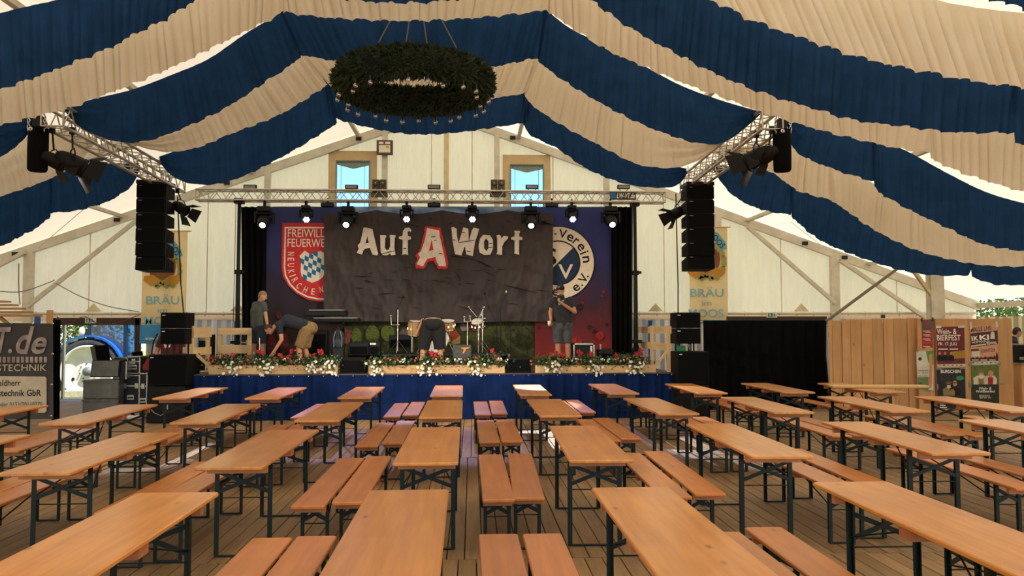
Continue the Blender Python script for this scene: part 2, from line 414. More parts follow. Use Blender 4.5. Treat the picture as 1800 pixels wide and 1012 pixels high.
# ---- aluminium frame of the tent
def rafter(mb, x0, x1, y, d=.22, w=.13, drop=.03):
    pts = [(x0,y,roofz(x0)-drop),(x1,y,roofz(x1)-drop),(x1,y,roofz(x1)-drop-d),(x0,y,roofz(x0)-drop-d)]
    mb.prism(pts,(0,-w,0)); return mb
def frame(idx, y):
    r = sroot('trim_%d'%idx, (RX,y,0))
    for ex in (EL,ER): rafter(MB(), RX, ex, y).build('rafter', frame_m, r)
    MB().rect(RX-.3,RX+.3,y-.15,y+.01,roofz(RX)-.36,roofz(RX)-.1).build('ridge_joint', alu_m, r)
    return r
tr1 = frame(1, GY-.02)
for x in POST:
    wdt = .22 if x in (POST[0],POST[-1]) else .14
    MB().rect(x-wdt/2,x+wdt/2,GY-.16,GY-.03,0 if x in (POST[0],POST[-1]) else 2.2,roofz(x)-.2).build('gable_post', frame_m, tr1)
br = [((-11.0,2.35),(-8.35,4.55)),((-11.1,3.7),(-13.6,2.35)),((9.45,2.45),(7.15,4.45)),((9.62,3.55),(13.0,1.3))]
for (x0,z0),(x1,z1) in br: MB().bar((x0,GY-.2,z0),(x1,GY-.2,z1),.09,.1,(0,1,0)).build('brace', frame_m, tr1)
p0, p1 = at(1445,570,18.4), at(1580,470,18.4); MB().bar(p0,p1,.06,.06).build('brace', mat('brown_pole','7A6A58',.5,.2), tr1)
bolt = mat('dark_bolt','1B1A18',.5,.5)
for x in (-12.2,-11.35,-8.9,-6.2,-2.9,-1.9,1.05,3.1,6.0,8.7,9.75,12.0):
    MB().rect(x-.07,x+.07,GY-.19,GY-.14,roofz(x)-.2,roofz(x)-.11).build('rafter_bracket', bolt, tr1)
for k, y in enumerate((15.5,10.5,5.5,.5)): frame(k+2, y)
pur = sroot('trim_6', (RX,10,0))
for x in (-12.3,-8.8,-5.6,-2.9,1.2,4.0,7.2,10.4):
    MB().rect(x-.045,x+.045,-5,GY-.1,roofz(x)-.13,roofz(x)-.05).build('purlin', frame_m, pur)
for ex in (EL,ER): MB().rect(ex-.06,ex+.06,-5,GY-.1,roofz(ex)-.2,roofz(ex)-.06).build('eave_beam', frame_m, pur)
ip = sroot('trim_7', (10.2,17.5,0))
a, b = at(1634,560,17.5), at(1657,560,17.5)
MB().rect(a.x,b.x,17.4,17.56,0,roofz(b.x)-.2).build('inner_post', frame_m, ip)
MB().rect(a.x-.06,a.x,17.46,17.52,0,roofz(b.x)-.25).build('post_flange', frame_m, ip)
p0, p1 = at(1640,522,17.45), at(1606,476,17.45); MB().bar(p0, p1+(p1-p0)*.6,.07,.09,(0,1,0)).build('brace', mat('yellowed_profile','CBBB86',.5), ip)
# diagonal roof wires
wires = sroot('trim_8', (0,18,5))
for a_, b_ in (((68,435),(150,365)),((1372,376),(1440,428))):
    MB().cyl(at(*a_,20.2),at(*b_,17.0),.008,n=5).build('wire', alu_m, wires)

# ---- doorway at the left of the gable
dr = sroot('door_1', (-9.4,GY,0)); dark_beam = wood('dark_beam','3A2A1E','2A1D14',.7,.05,'X',14,False)
a, b = at(92,560,GY-.1), at(246,571,GY-.1)
MB().rect(a.x,b.x,GY-.14,GY-.04,b.z,a.z+.02).build('lintel', dark_beam, dr)
MB().rect(b.x-.1,b.x+.02,GY-.14,GY-.04,0,a.z).build('jamb', dark_beam, dr)
MB().rect(a.x,a.x+.1,GY-.14,GY-.04,0,a.z).build('jamb', dark_beam, dr)
a, b = at(104,571,GY+.6), at(121,571,GY+.3)   # half-open glazed leaf swung outwards
leaf = MB().bar((a.x,GY+.9,1.0),(b.x,GY+.08,1.0),.04,1.86)
leaf.build('door_leaf', foil('door_foil','C9CFE0',.25), dr)
MB().bar((a.x,GY+.9,.04),(a.x,GY+.9,1.95),.05,.05).bar((b.x,GY+.08,.04),(b.x,GY+.08,1.95),.05,.05).bar((a.x,GY+.9,1.0),(b.x,GY+.08,1.0),.05,.06).bar((a.x,GY+.9,1.92),(b.x,GY+.08,1.92),.05,.05).build('leaf_frame', alu_m, dr)
dk = sroot('trim_9', (8.5,GY,2)); a, b = at(1276,556,20.2), at(1452,566,20.2)
MB().rect(a.x,b.x,20.14,20.24,b.z-.05,a.z).build('dark_beam', dark_beam, dk)

# ---- ground outside, seen through the doorway
gmat = mat('grass_lawn','9DA04B',.9,col2='7D8A38',scale=9)
go = struct(MB().rect(-60,60,23.2,90,-.8,-.53).rect(-60,60,GY+1.2,23.2,-.8,-.1).build('ground', gmat))
gy_m = mat('bounce_gravel','CFC4AE',.95,0,'BDB19A',6)
for n_,x0_,x1_,y0_,y1_ in (('ground',14.6,60,-45,GY+1.2),('ground',-60,-16.1,-45,GY+1.2),('ground',-16.1,14.6,-45,-5.5)): struct(MB().rect(x0_,x1_,y0_,y1_,-.3,-.06).build(n_, gy_m))  # unseen pale ground added to bounce sunlight into the open tent
deck_m = wood('outer_deck','B9AFA8','9D948C',.7,.1,'X',12,False)
od = sroot('threshold',(-9.4,GY+.6,0))
for i in range(8): MB().rect(-13,-6.5,GY+.06+i*.14,GY+.195+i*.14,-.09,-.02).build('plank', deck_m, od)

# ================================================================== CEILING DRAPES
def resample(pts, n):
    P_ = [Vector((x,y)) for x,y in pts]; L = [0]
    for a_, b_ in zip(P_[:-1],P_[1:]): L.append(L[-1]+(b_-a_).length)
    out = []; k = 0
    for i in range(n+1):
        t = L[-1]*i/n
        while k < len(L)-2 and L[k+1] < t: k += 1
        f = (t-L[k])/max(1e-6,L[k+1]-L[k])
        # catmull-rom through the traced points
        p0, p1, p2, p3 = P_[max(k-1,0)], P_[k], P_[k+1], P_[min(k+2,len(P_)-1)]
        f2, f3 = f*f, f*f*f
        out.append(.5*((2*p1)+(p2-p0)*f+(2*p0-5*p1+4*p2-p3)*f2+(3*p1-p0-3*p2+p3)*f3))
    return out
def extend(pts):
    pts = list(pts)
    for e in (0,-1):
        (x1,y1), (x0,y0) = pts[e], pts[1 if e == 0 else -2]
        if x1 <= -100 or x1 >= 1880:   # carry the strip on towards the eaves
            k = 300/abs(x1-x0); q = (x1+(x1-x0)*k, y1+(y1-y0)*k*.8); pts = [q]+pts if e == 0 else pts+[q]
    return pts
def swag(parent, Y, top, bot, m, gather=0):
    top, bot = extend(top), extend(bot)
    n = max(40, int((Vector(bot[0])-Vector(bot[-1])).length/1.8))
    T, B = resample(top, n), resample(bot, n); rows_ = 10
    ph = random.uniform(0,6); pl = [0]; 
    wl = 15.0*15/max(Y,5)*.5
    for i in range(n): pl.append(pl[-1]+2*math.pi*random.uniform(.4,1.7)*1.8/ (17*9.5/Y))
    def fn(u, v):
        i = min(n, int(round(u*n))); p = T[i].lerp(B[i], v)
        w_ = at(p.x, p.y, Y); e = min(1, v*2.2+.15)
        d = .055*(1-abs(math.sin((pl[i]+ph)/2))**.45)+.016*math.sin(pl[i]*.5+1.3)
        g = 0
        if gather:   # folds that curve towards the tie point at one end
            k = (u if gather > 0 else 1-u); g = max(0,(k-.45)/.55)**1.3
        dy = d*e*(1-g)+ g*.065*math.sin(v*19+u*8)*min(1,v*5)*min(1,(1-v)*5+.2)
        sc = .010*math.sin(pl[i]*.37+ph)*v*(1-g)
        return Vector((w_.x, Y+dy, w_.z+sc))
    return MB().grid(fn, n, rows_).build('swag', m, parent, None, False)
def drape(label, Y, m, segs):
    r = thing('ceiling_drape', label, 'drape', at(770,100,Y))
    for s_ in segs: swag(r, Y, s_[0], s_[1], m, s_[2] if len(s_) > 2 else 0)
    return r
r1Lt = [(582,146),(493,192),(400,230),(333,256),(280,275)]
r1Lb = [(592,216),(567,233),(500,273),(433,307),(383,323),(333,322),(300,307),(279,283)]
drape('blue pleated ceiling drape nearest the stage, lowest row above the truss', 15.0, blue_m, [
 ([(566,138),(740,158),(938,145)], [(584,203),(593,209),(640,222),(690,232),(740,236),(800,233),(860,225),(919,216),(928,213)]),
 (r1Lt, r1Lb, 1),
 ([(918,148),(933,172),(983,208),(1050,246),(1117,280),(1167,288),(1206,296)], [(920,217),(933,237),(983,263),(1033,297),(1100,323),(1167,330),(1195,322),(1209,303)], 1),
 ([(244,286),(167,288),(120,296),(88,304)], [(246,296),(232,325),(213,340),(187,355),(133,370),(88,374)], -1),
 ([(92,300),(27,330),(-120,372)], [(88,380),(63,401),(33,416),(0,433),(-120,480)]),
 ([(1252,290),(1300,293),(1357,298),(1395,318)], [(1253,298),(1283,338),(1317,360),(1350,371),(1390,377)], -1),
 ([(1388,318),(1413,330),(1463,345),(1533,393),(1600,427),(1667,447),(1716,456)], [(1392,381),(1433,416),(1483,441),(1567,470),(1633,483),(1704,484)]),
 ([(1706,455),(1733,460),(1800,462),(1900,466)], [(1710,487),(1750,500),(1800,502),(1900,520)])])
drape('cream pleated ceiling drape just behind the fir wreath, second row from the stage', 13.4, cream_m, [
 ([(522,86),(720,100),(956,88)], [(580,150),(640,172),(720,182),(800,180),(870,172),(925,163)]),
 ([(530,88),(467,135),(400,178),(333,212),(267,238),(217,246)], [(575,149),(493,200),(400,237),(350,258),(300,267),(262,262),(228,252)], 1),
 ([(940,94),(1000,138),(1067,178),(1133,212),(1197,235),(1264,244)], [(922,164),(933,182),(983,217),(1050,253),(1117,287),(1167,295),(1200,292),(1235,278),(1268,252)], 1),
 ([(-120,300),(0,262),(60,235),(120,228),(168,243)], [(-120,385),(0,345),(60,325),(110,303),(140,283),(158,262),(170,248)], 1),
 ([(1292,262),(1340,250),(1390,248),(1433,275),(1462,290)], [(1294,268),(1310,285),(1357,303),(1400,333),(1430,343),(1465,352)], -1),
 ([(1456,287),(1500,305),(1550,330),(1583,352),(1667,393),(1733,422),(1800,434),(1900,440)], [(1461,351),(1497,376),(1533,401),(1600,435),(1667,455),(1733,466),(1800,468),(1900,462)])])
drape('dark blue pleated ceiling drape tied to the near truss ends, third row from the stage', 11.7, blue_m, [
 ([(490,14),(720,26),(965,14)], [(528,96),(567,103),(640,114),(720,119),(800,119),(863,117),(917,107),(948,101)]),
 ([(497,20),(433,58),(367,103),(300,132),(233,157),(167,173),(127,185),(113,192)], [(529,95),(520,107),(467,143),(400,187),(333,220),(267,245),(217,250),(167,237),(133,217),(114,196)], 1),
 ([(955,12),(1000,48),(1067,82),(1133,116),(1197,150),(1267,176),(1336,196)], [(946,102),(953,113),(1000,147),(1067,187),(1133,220),(1200,245),(1233,252),(1267,252),(1300,233),(1337,201)], 1),
 ([(60,205),(0,214),(-140,240)], [(56,222),(47,238),(33,252),(0,275),(-140,340)], -1),
 ([(1383,208),(1467,230),(1540,246)], [(1386,222),(1392,255),(1417,277),(1483,303),(1538,319)], -1),
 ([(1532,244),(1587,262),(1667,305),(1733,337),(1800,357),(1900,380)], [(1539,328),(1547,338),(1583,360),(1667,401),(1733,430),(1800,441),(1900,452)])])
drape('cream pleated ceiling drape in front of the fir wreath, fourth row from the stage', 10.0, cream_m, [
 ([(485,-75),(720,-60),(975,-75)], [(497,20),(560,29),(640,34),(720,36),(800,33),(880,27),(963,17)]),
 ([(500,-70),(340,-15),(200,60),(67,110),(0,132),(-140,175)], [(499,19),(467,37),(383,78),(333,103),(267,133),(200,160),(167,172),(127,187),(67,203),(0,220),(-140,255)]),
 ([(955,-70),(1060,-10),(1150,55),(1250,105),(1357,150),(1440,176),(1500,192),(1645,218)], [(961,17),(1000,45),(1067,87),(1117,110),(1200,145),(1300,182),(1333,195),(1387,212),(1467,235),(1533,250),(1587,262),(1640,268)]),
 ([(1634,215),(1683,218),(1783,222),(1900,240)], [(1638,279),(1683,300),(1733,317),(1800,337),(1900,362)])])
drape('dark blue pleated ceiling drape crossing the upper right, fifth row from the stage', 8.3, blue_m, [
 ([(430,-150),(680,-130),(960,-150)], [(450,-30),(560,-10),(640,1),(700,4),(760,2),(860,-8),(960,-30)]),
 ([(460,-150),(300,-60),(130,-8),(0,23),(-160,75)], [(455,-45),(400,-25),(343,0),(283,37),(233,60),(200,80),(133,107),(67,133),(0,155),(-160,200)]),
 ([(950,-150),(1100,-80),(1253,-12),(1320,22),(1400,52),(1490,82),(1567,102),(1627,115),(1733,134),(1790,142)], [(960,-40),(1040,0),(1057,13),(1100,43),(1150,73),(1200,99),(1250,125),(1300,147),(1357,168),(1440,193),(1500,210),(1600,223),(1683,232),(1782,233)]),
 ([(1778,140),(1850,150),(1950,165)], [(1787,252),(1850,262),(1950,285)])])
drape('cream pleated ceiling drape at the top right corner, sixth row from the stage', 6.6, cream_m, [
 ([(1000,-230),(1200,-140),(1400,-70),(1500,-38),(1647,0),(1717,13),(1800,23),(1950,40)], [(1100,-60),(1180,-28),(1253,0),(1320,33),(1400,62),(1490,93),(1567,113),(1627,125),(1733,145),(1800,152),(1950,165)]),
 ([(520,-220),(300,-130),(0,-60)], [(520,-110),(300,-40),(0,5-40)])])
drape('dark blue pleated ceiling drape closest to the viewer, barely entering at the top right', 4.9, blue_m, [
 ([(1500,-160),(1700,-110),(1950,-80)], [(1500,-60),(1650,-28),(1750,0),(1800,12),(1950,40)])])

# ================================================================== BEER TABLES AND BENCHES
def me_of(mb, name, m):
    me = mb.mesh(name); bm = bmesh.new(); bm.from_mesh(me); bmesh.ops.recalc_face_normals(bm, faces=bm.faces); bm.to_mesh(me); bm.free()
    me.materials.append(m); return me
def board_mesh(W, L, z0, z1, m, name, ch=.02, ease=.006):
    def loop(ins, z):
        x, y, c_ = W/2-ins, L/2-ins, ch
        return [(-x+c_,-y,z),(x-c_,-y,z),(x-c_*.3,-y+c_*.3,z),(x,-y+c_,z),(x,y-c_,z),(x-c_*.3,y-c_*.3,z),(x-c_,y,z),(-x+c_,y,z),(-x+c_*.3,y-c_*.3,z),(-x,y-c_,z),(-x,-y+c_,z),(-x+c_*.3,-y+c_*.3,z)]
    mb = MB(); ls = [loop(ease,z0),loop(0,z0+ease),loop(0,z1-ease),loop(ease,z1)]; vs = sum(ls,[]); n = 12
    mb.add(vs, [(k*n+i,k*n+(i+1)%n,(k+1)*n+(i+1)%n,(k+1)*n+i) for k in range(3) for i in range(n)]+[tuple(reversed(range(n))),tuple(range(3*n,4*n))])
    return me_of(mb, name, m)
def legset(z_top, hx, z_x1, z_x0, z_rod, lw=.034):
    """meshes of one folding leg frame standing in the plane y = 0"""
    leg = me_of(MB().rect(-lw/2,lw/2,-.003,.003,.006,z_top).rect(-lw/2,-lw/2+.006,0,.03,.006,z_top), 'leg', green_steel)
    br_ = [me_of(MB().bar((-hx,0.004*s_,z_x1 if s_ > 0 else z_x0),(hx,.004*s_,z_x0 if s_ > 0 else z_x1),.007,.03,(0,0,1)), 'cross_brace', green_steel) for s_ in (1,-1)]
    rod = me_of(MB().cyl((-hx,.01,z_rod),(hx,.01,z_rod),.005,n=6), 'rod', green_steel)
    foot = me_of(MB().cyl((-hx,.01,.010),(hx,.01,.010),.009,n=6), 'foot_bar', green_steel)
    return leg, br_, rod, foot
def make_set(name, W, L, H, m, hx, inset, zx1, zx0, zr, lw, bat_h, strut_z):
    root = bpy.data.objects.new(name, None); C.objects.link(root)
    child_at('tabletop' if W > .4 else 'seat', board_mesh(W, L, H-.027, H, m, 'board', .022 if W > .4 else .014), root)
    bm_ = me_of(MB().rect(-W*.45,W*.45,-.02,.02,-bat_h,0), 'batten', batten_m)
    cm_ = me_of(MB().rect(-W*.45,W*.45,-.06,.06,-bat_h,0), 'batten', batten_m)
    for y in (-1,1): child_at('batten', bm_, root, Matrix.Translation((0,y*(L/2-(inset-.17)),H-.027)))
    child_at('batten', cm_, root, Matrix.Translation((0,0,H-.027)))
    leg, brs, rod, foot = legset(H-.027-.005, hx, zx1, zx0, zr, lw)
    for sy in (-1,1):
        fl = Matrix.Translation((0,sy*(L/2-inset),0)) @ (Matrix.Rotation(math.pi,4,'Z') if sy > 0 else Matrix.Identity(4))
        for sx in (-1,1): child_at('leg', leg, root, fl @ Matrix.Translation((sx*hx,0,0)))
        for b_ in brs: child_at('cross_brace', b_, root, fl)
        child_at('rod', rod, root, fl); child_at('foot_bar', foot, root, fl)
        for sx in (-1,1):
            st = me_of(MB().cyl((sx*hx,0,strut_z),(sx*.03,L/2-inset-.06,H-.05),.006,n=6), 'strut', green_steel)
            child_at('strut', st, root, fl)
    return root
TBL = make_set('beer_table', .5, 2.2, .77, table_m, .205, .42, .665, .505, .46, .036, .06, .52)
BEN = make_set('beer_bench', .25, 2.2, .48, bench_m, .095, .30, .41, .305, .28, .028, .045, .31)
ROWN = {1:'near row', 2:'second row', 3:'third row', 4:'last row'}
TP = [(1,'z',-1.815,4.01,.3),(1,'a',-.385,4.01,.5),(1,'b',1.01,4.01,0),(1,'c',2.485,4.11,-.6),
 (2,'x',-4.48,6.88,1),(2,'y',-3.11,6.95,.8),(2,'z',-1.79,7.11,.0),(2,'a',-.36,7.22,.4),(2,'b',1.03,7.27,-1.5),(2,'c',2.5,7.36,-1.6),(2,'d',4.01,7.44,-1.8),(2,'e',5.62,7.57,-1.5),
 (3,'w',-5.9,9.97,1.5),(3,'x',-4.46,9.99,1.9),(3,'y',-3.08,9.99,2.4),(3,'z',-1.74,10.12,.7),(3,'a',-.37,10.36,.5),(3,'b',1.04,10.43,.1),(3,'c',2.47,10.56,.3),(3,'d',3.92,10.62,-.8),(3,'e',5.39,10.65,-1.1),(3,'f',6.82,10.55,-1),
 (4,'x',-4.48,13.14,1.3),(4,'y',-3.11,13.05,1.1),(4,'z',-1.76,13.08,.9),(4,'a',-.4,13.33,.6),(4,'b',.99,13.44,-.1),(4,'c',2.39,13.57,-.2),(4,'d',3.8,13.55,-.5),(4,'e',5.24,13.6,-.9),(4,'f',6.68,13.53,0)]
ORD = ['first','second','third','fourth','fifth','sixth','seventh','eighth','ninth','tenth']
cnt = {}; firstT = True; firstB = True
def gap(row, X, sx):
    d = [abs(t[2]-X) for t in TP if t[0] == row and (t[2]-X)*sx > .1]
    return min(.585, max(.53, min(d)/2-.136)) if d else .565
NOB = {(4,'x',-1),(4,'f',1),(4,'e',1)}
for row, col, X, Y, ang in TP:
    k = cnt.get(row,0); cnt[row] = k+1
    where = '%s from left in the %s' % (ORD[k], ROWN[row])
    o = TBL if firstT else copy_tree(TBL); firstT = False
    o.location = (X,Y,0); o.rotation_euler = (0,0,math.radians(ang))
    tag(o, 'orange beer table, '+where, 'table', 'beer tables in rows before the stage')
    for sx in (-1,1):
        if (row,col,sx) in NOB: continue
        b = BEN if firstB else copy_tree(BEN); firstB = False
        ca, sa = math.cos(math.radians(ang)), math.sin(math.radians(ang)); lx = sx*gap(row,X,sx); ly = .02+random.uniform(-.03,.03)
        b.location = (X+lx*ca-ly*sa, Y+lx*sa+ly*ca, 0); b.rotation_euler = (0,0,math.radians(ang+random.uniform(-.1,.1)))
        tag(b, 'narrow bench %s of the beer table %s' % ('left' if sx < 0 else 'right', where), 'bench', 'beer benches beside the tables')
# a pale loose board laid across the table by the boarded wall
lb = obj('loose_board', board_mesh(.26,1.62,-.02,.02,wood('pale_board','D9AE72','C99A5C',.45,.05),'loose_board',.015)); lb.location = (6.93,13.35,.795); lb.rotation_euler = (0,0,math.radians(86))
tag(lb, 'pale loose wooden board lying across the beer table by the boarded wall', 'board')

# ================================================================== STAGE
SX0, SX1, SY0, SY1, SZ = -5.6, 4.1, 15.95, 19.95, .9
stg = thing('stage_platform', 'raised stage platform with dark floor boards behind a blue skirt', 'stage', (-.75,17.9,0))
deckm = wood('stage_board','4A3D31','372D24',.7,.1,'X',16,False)
for i in range(20): MB().rect(SX0,SX1,SY0+i*.2,SY0+i*.2+.194,SZ-.04,SZ).build('plank', deckm, stg)
MB().rect(SX0,SX1,SY0-.02,SY0,SZ-.1,SZ).build('front_beam', mat('edge_brown','5B4632',.7), stg)
for x in (-5.4,-3,-.75,1.5,3.9):
    for y in (16.2,18,19.8): MB().rect(x-.04,x+.04,y-.04,y+.04,0,SZ-.04).build('support_post', dark_m, stg)
sk = MB()
def skf(u,v):
    x = SX0-.06+(SX1-SX0+.12)*u
    return Vector((x, SY0-.05+.03*(.4+.6*(1-v))*math.sin(x*17+1.3*math.sin(x*3.1))+.012*math.sin(x*41), .012+(SZ-.03)*v))
sk.grid(skf, 330, 4); so_ = sk.build('stage_skirt', skirt_m, None, None, False)
tag(so_, 'royal blue pleated cloth skirt along the stage front', 'skirt')
sn = MB()
for i in range(34): sn.ell((SX0+.1+i*.288,SY0-.09,SZ-.04),.014,n=6,m=4)
sn.build('snap_row', chrome, so_)

def jag(pts, amp, step=3):
    out = []
    for (x0,y0),(x1,y1) in zip(pts, pts[1:]+pts[:1]):
        n = max(1,int(math.hypot(x1-x0,y1-y0)/step))
        for i in range(n):
            out.append((x0+(x1-x0)*i/n+random.uniform(-amp,amp), y0+(y1-y0)*i/n+random.uniform(-amp,amp)))
    return out
# ---- backdrop cloths
def cloth_px(name, x0,x1,y0,y1,Y,m,parent,amp=.012,wl=.5,sag=0):
    def fn(u,v):
        px = x0+(x1-x0)*u; p = at(px, y0+(y1-y0)*(1-v)+sag*abs(math.sin(u*math.pi*4))*v, Y)
        return Vector((p.x, Y+amp*math.sin(2*math.pi*p.x/wl+v*2)+amp*.6*math.sin(p.x*5.1-v*5), p.z))
    return MB().grid(fn, 60, 16).build(name, m, parent, None, False)
def clothmat(name, stops, scale=1.5, axis='Z', extra=None):
    """printed backdrop: colour bands along z blotched with noise"""
    m, t, b = newmat(name); b.inputs['Roughness'].default_value = .8
    v = coords(t); sx = N(t,'SeparateXYZ'); t.links.new(v, sx.inputs[0]); nz = noise(t, v, scale, 5, .65)
    ad = N(t,'Math', operation='MULTIPLY_ADD'); t.links.new(nz, ad.inputs[0]); ad.inputs[1].default_value = extra or 1.2; t.links.new(sx.outputs[axis], ad.inputs[2])
    r = N(t,'ValToRGB'); mr = N(t,'MapRange'); mr.inputs[1].default_value = stops[0][0]; mr.inputs[2].default_value = stops[-1][0]
    t.links.new(ad.outputs[0], mr.inputs[0]); t.links.new(mr.outputs[0], r.inputs[0])
    lo, hi = stops[0][0], stops[-1][0]; el = r.color_ramp.elements
    while len(el) < len(stops): el.new(.5)
    for e, (p, c_) in zip(el, stops): e.position = (p-lo)/(hi-lo); e.color = lin(c_)
    t.links.new(r.outputs[0], b.inputs['Base Color']); return m
BY = 19.35
# large printed backdrop: sky above, village and woods below
lm, t_, b_ = newmat('printed_landscape'); b_.inputs['Roughness'].default_value = .8
v_ = coords(t_); sx_ = N(t_,'SeparateXYZ'); t_.links.new(v_, sx_.inputs[0])
tree = ramp(t_, noise(t_, coords(t_,(1,1,.8)), 7, 6, .7), lin('20220F'), lin('5B5A2A'), .36, .66)
cloud = ramp(t_, noise(t_, coords(t_,(.7,1,1.4)), 1.6, 5), lin('4E6C94'), lin('A9B9CC'), .4, .66)
st_ = N(t_,'Math', operation='GREATER_THAN'); st_.inputs[1].default_value = 2.7; t_.links.new(sx_.outputs['Z'], st_.inputs[0])
t_.links.new(mixc(t_, st_.outputs[0], tree, cloud), b_.inputs['Base Color'])
bk = thing('landscape_backdrop', 'printed backdrop of woods and a village hanging behind the drum kit', 'backdrop', (-1.0,BY,SZ))
cloth_px('cloth', 470,1074,363,632,BY,lm,bk,.012,.9)
def blob(cx,cy,rx,ry,n=18,p=0): return [(cx+rx*math.cos(2*math.pi*i/n+p), cy+ry*math.sin(2*math.pi*i/n+p)) for i in range(n)]
bushp = mat('bush_print','6F7A2C',.85,col2='4C5620',scale=18); roofp = mat('roof_print','A8482A',.85,col2='923A22',scale=9); wallp = mat('wall_print','C9A463',.85); greyr = mat('grey_roof_print','6C635C',.85); pinkp = mat('pink_flower_print','9A4B45',.85,col2='6E3A2E',scale=22)
for cx,cy,rx,ry in ((627,590,9,14),(655,588,12,17),(682,585,12,15)): flat('printed_bush', blob(cx,cy,rx,ry), BY, bushp, bk, .06)
flat('printed_flowers', jag(blob(598,590,22,16,10),3), BY, pinkp, bk, .06)
for pts,m_ in (([(788,598),(792,578),(800,577),(809,590),(793,600)],roofp),([(793,600),(809,590),(809,603),(794,606)],wallp),([(787,600),(790,580),(793,600)],wallp),
   ([(700,588),(708,577),(722,582),(720,592)],greyr),([(720,592),(720,570),(738,566),(742,590)],wallp),([(716,572),(728,562),(742,566),(720,574)],greyr),([(808,572),(812,568),(822,570),(824,580),(812,582)],mat('house_print','9A968F',.85)),([(821,568),(838,572),(836,578),(824,577)],roofp)):
    flat('printed_house', pts, BY, m_, bk, .065)

fwm = clothmat('fire_brigade_print', [(1.4,'2A1712'),(2.6,'2B1B18'),(3.6,'27203A'),(4.4,'2F3468'),(5.4,'2A3468')], 1.3)
fw = thing('fire_brigade_banner', 'dark violet banner with the red fire brigade shield, left of the black cloth', 'banner', (-4.4,19.2,SZ))
FY = 19.2
cloth_px('cloth', 467,606,363,632,FY,fwm,fw,.012,.6)
sh = [(497,392),(580,392),(580,530),(560,530),(540,526),(522,516),(508,503),(498,486),(495,470)]
flat('shield', sh, FY, redp, fw, .034)
i0 = [(501,399),(580,399),(580,401.5),(503.5,401.5),(502,470),(504,484),(512,499),(524,511),(541,520),(560,524),(580,524),(580,526.5),(559,526.5),(540,522.5),(522,513),(509.5,500.5),(501.5,485),(499.6,470)]
flat('shield_line', i0, FY, whitep, fw, .037)
text_at('lettering','FREIWILL',506.5,403,571,417,FY,whitep,fw,.038,.004)
text_at('lettering','FEUERWE',506,420,571.5,434,FY,whitep,fw,.038,.004)
arc = [('N',512,446,-90),('E',512,456,-91),('U',512,466,-88),('K',512.5,477,-80),('I',515,484.5,-70),('R',519,492,-58),('C',526,502,-42),('H',537.5,509,-26),('E',551,512.5,-8),('N',565,508.5,12)]
for ch,x,y,r in arc: text_at('lettering',ch,x-(3 if ch != 'I' else .9),y-5.6,x+(3 if ch != 'I' else .9),y+5.6,FY,whitep,fw,.038,.004,r)
in_sh = [(536.5,440.5),(544,446),(553,446.5),(563,441),(571,445),(571,480),(568,487),(560,493),(549,497),(540,493),(531,486),(529,477),(530,458),(527,450)]
flat('inner_shield', in_sh, FY, whitep, fw, .038)
for i in range(-6,8):
    for j in range(-6,8):
        cx = 547.6+i*6.3-j*7.9; cy = 450.4+i*11.9+j*4.4
        if 531 < cx < 569.5 and 445.5 < cy < 491 and not (cy > 482 and abs(cx-549) > 13) and not (cy > 488 and abs(cx-549) > 5):
            flat('lozenge', [(cx-3.15,cy-5.95),(cx+3.95,cy-2.2),(cx+3.15,cy+5.95),(cx-3.95,cy+2.2)], FY, bluep, fw, .041)

for cx,cy,rx,ry in ((478,607,9,20),(491,553,5,7),(500,600,8,22)): flat('painted_red_glow', jag(blob(cx,cy,rx,ry,14),.6,6), FY, mat('dim_red_%d'%cx,'6A1F1E',.85,0,'4A1716',10), fw, .034)  # red reflections on the cloth, painted on as flat blotches
svm = clothmat('sports_club_print', [(1.3,'A3281F'),(2.2,'7A1F1E'),(3.1,'431924'),(3.7,'27204A'),(4.6,'252B63'),(5.4,'2B3572')], 1.6, extra=1.5)
sv = thing('sports_club_banner', 'blue and red banner with a round club emblem, right of the black cloth', 'banner', (2.7,19.2,SZ))
cloth_px('cloth', 940,1076,364,634,FY,svm,sv,.010,.6)
CX, CY = 980.4, 462
flat('emblem_rim', blob(CX,CY,64.8,64.8,64), FY, blackpr, sv, .030)
flat('emblem_ring', blob(CX,CY,63.2,63.2,64), FY, cream_print, sv, .033)
flat('emblem_rim', blob(CX,CY,39.5,39.5,48), FY, blackpr, sv, .036)
flat('emblem_disc', blob(CX,CY,37,37,48), FY, cream_print, sv, .039)
half = [(CX+37*math.cos(a_), CY+37*math.sin(a_)) for a_ in [math.radians(-45+i*180/28) for i in range(29)]]
flat('emblem_half', half, FY, navyp, sv, .042)
text_at('lettering','V',981,464.5,1007,490,FY,cream_print,sv,.045,.01)
text_at('lettering','S',955,436,978,466,FY,blackpr,sv,.045,.01)
bsp = mat('splatter_red','B3261F',.85,col2='6E1A1C',scale=14); bsd = mat('splatter_dark','2A1018',.85)
for cx,cy,r_,m_ in ((1054,590,7,bsp),(1000,604,6,bsp),(1014,600,9,bsp),(1061,513,3,bsp),(1036,575,4,bsd),(1018,540,6,bsd),(1045,583,4,bsd),(1066,570,3,bsd),(1058,520,2,bsp),(1024,532,2,bsp)):
    flat('printed_splash', jag(blob(cx,cy,r_,r_,12),r_*.12,9), FY, m_, sv, .03)
for ch,x,y,w_,h_ in (('-',976,411.5,4.5,2.2),('V',989,411,14,15),('e',1002,418,11.5,12),('r',1012,424.5,7.5,12),('e',1020.7,434.6,11.5,12),('i',1026.5,444,3.2,16),('n',1029.6,456,11,12)):
    a_ = math.degrees(math.atan2(x-CX, CY-y)); text_at('lettering',ch,x-w_/2,y-h_/2,x+w_/2,y+h_/2,FY,blackpr,sv,.037,.015,-a_)
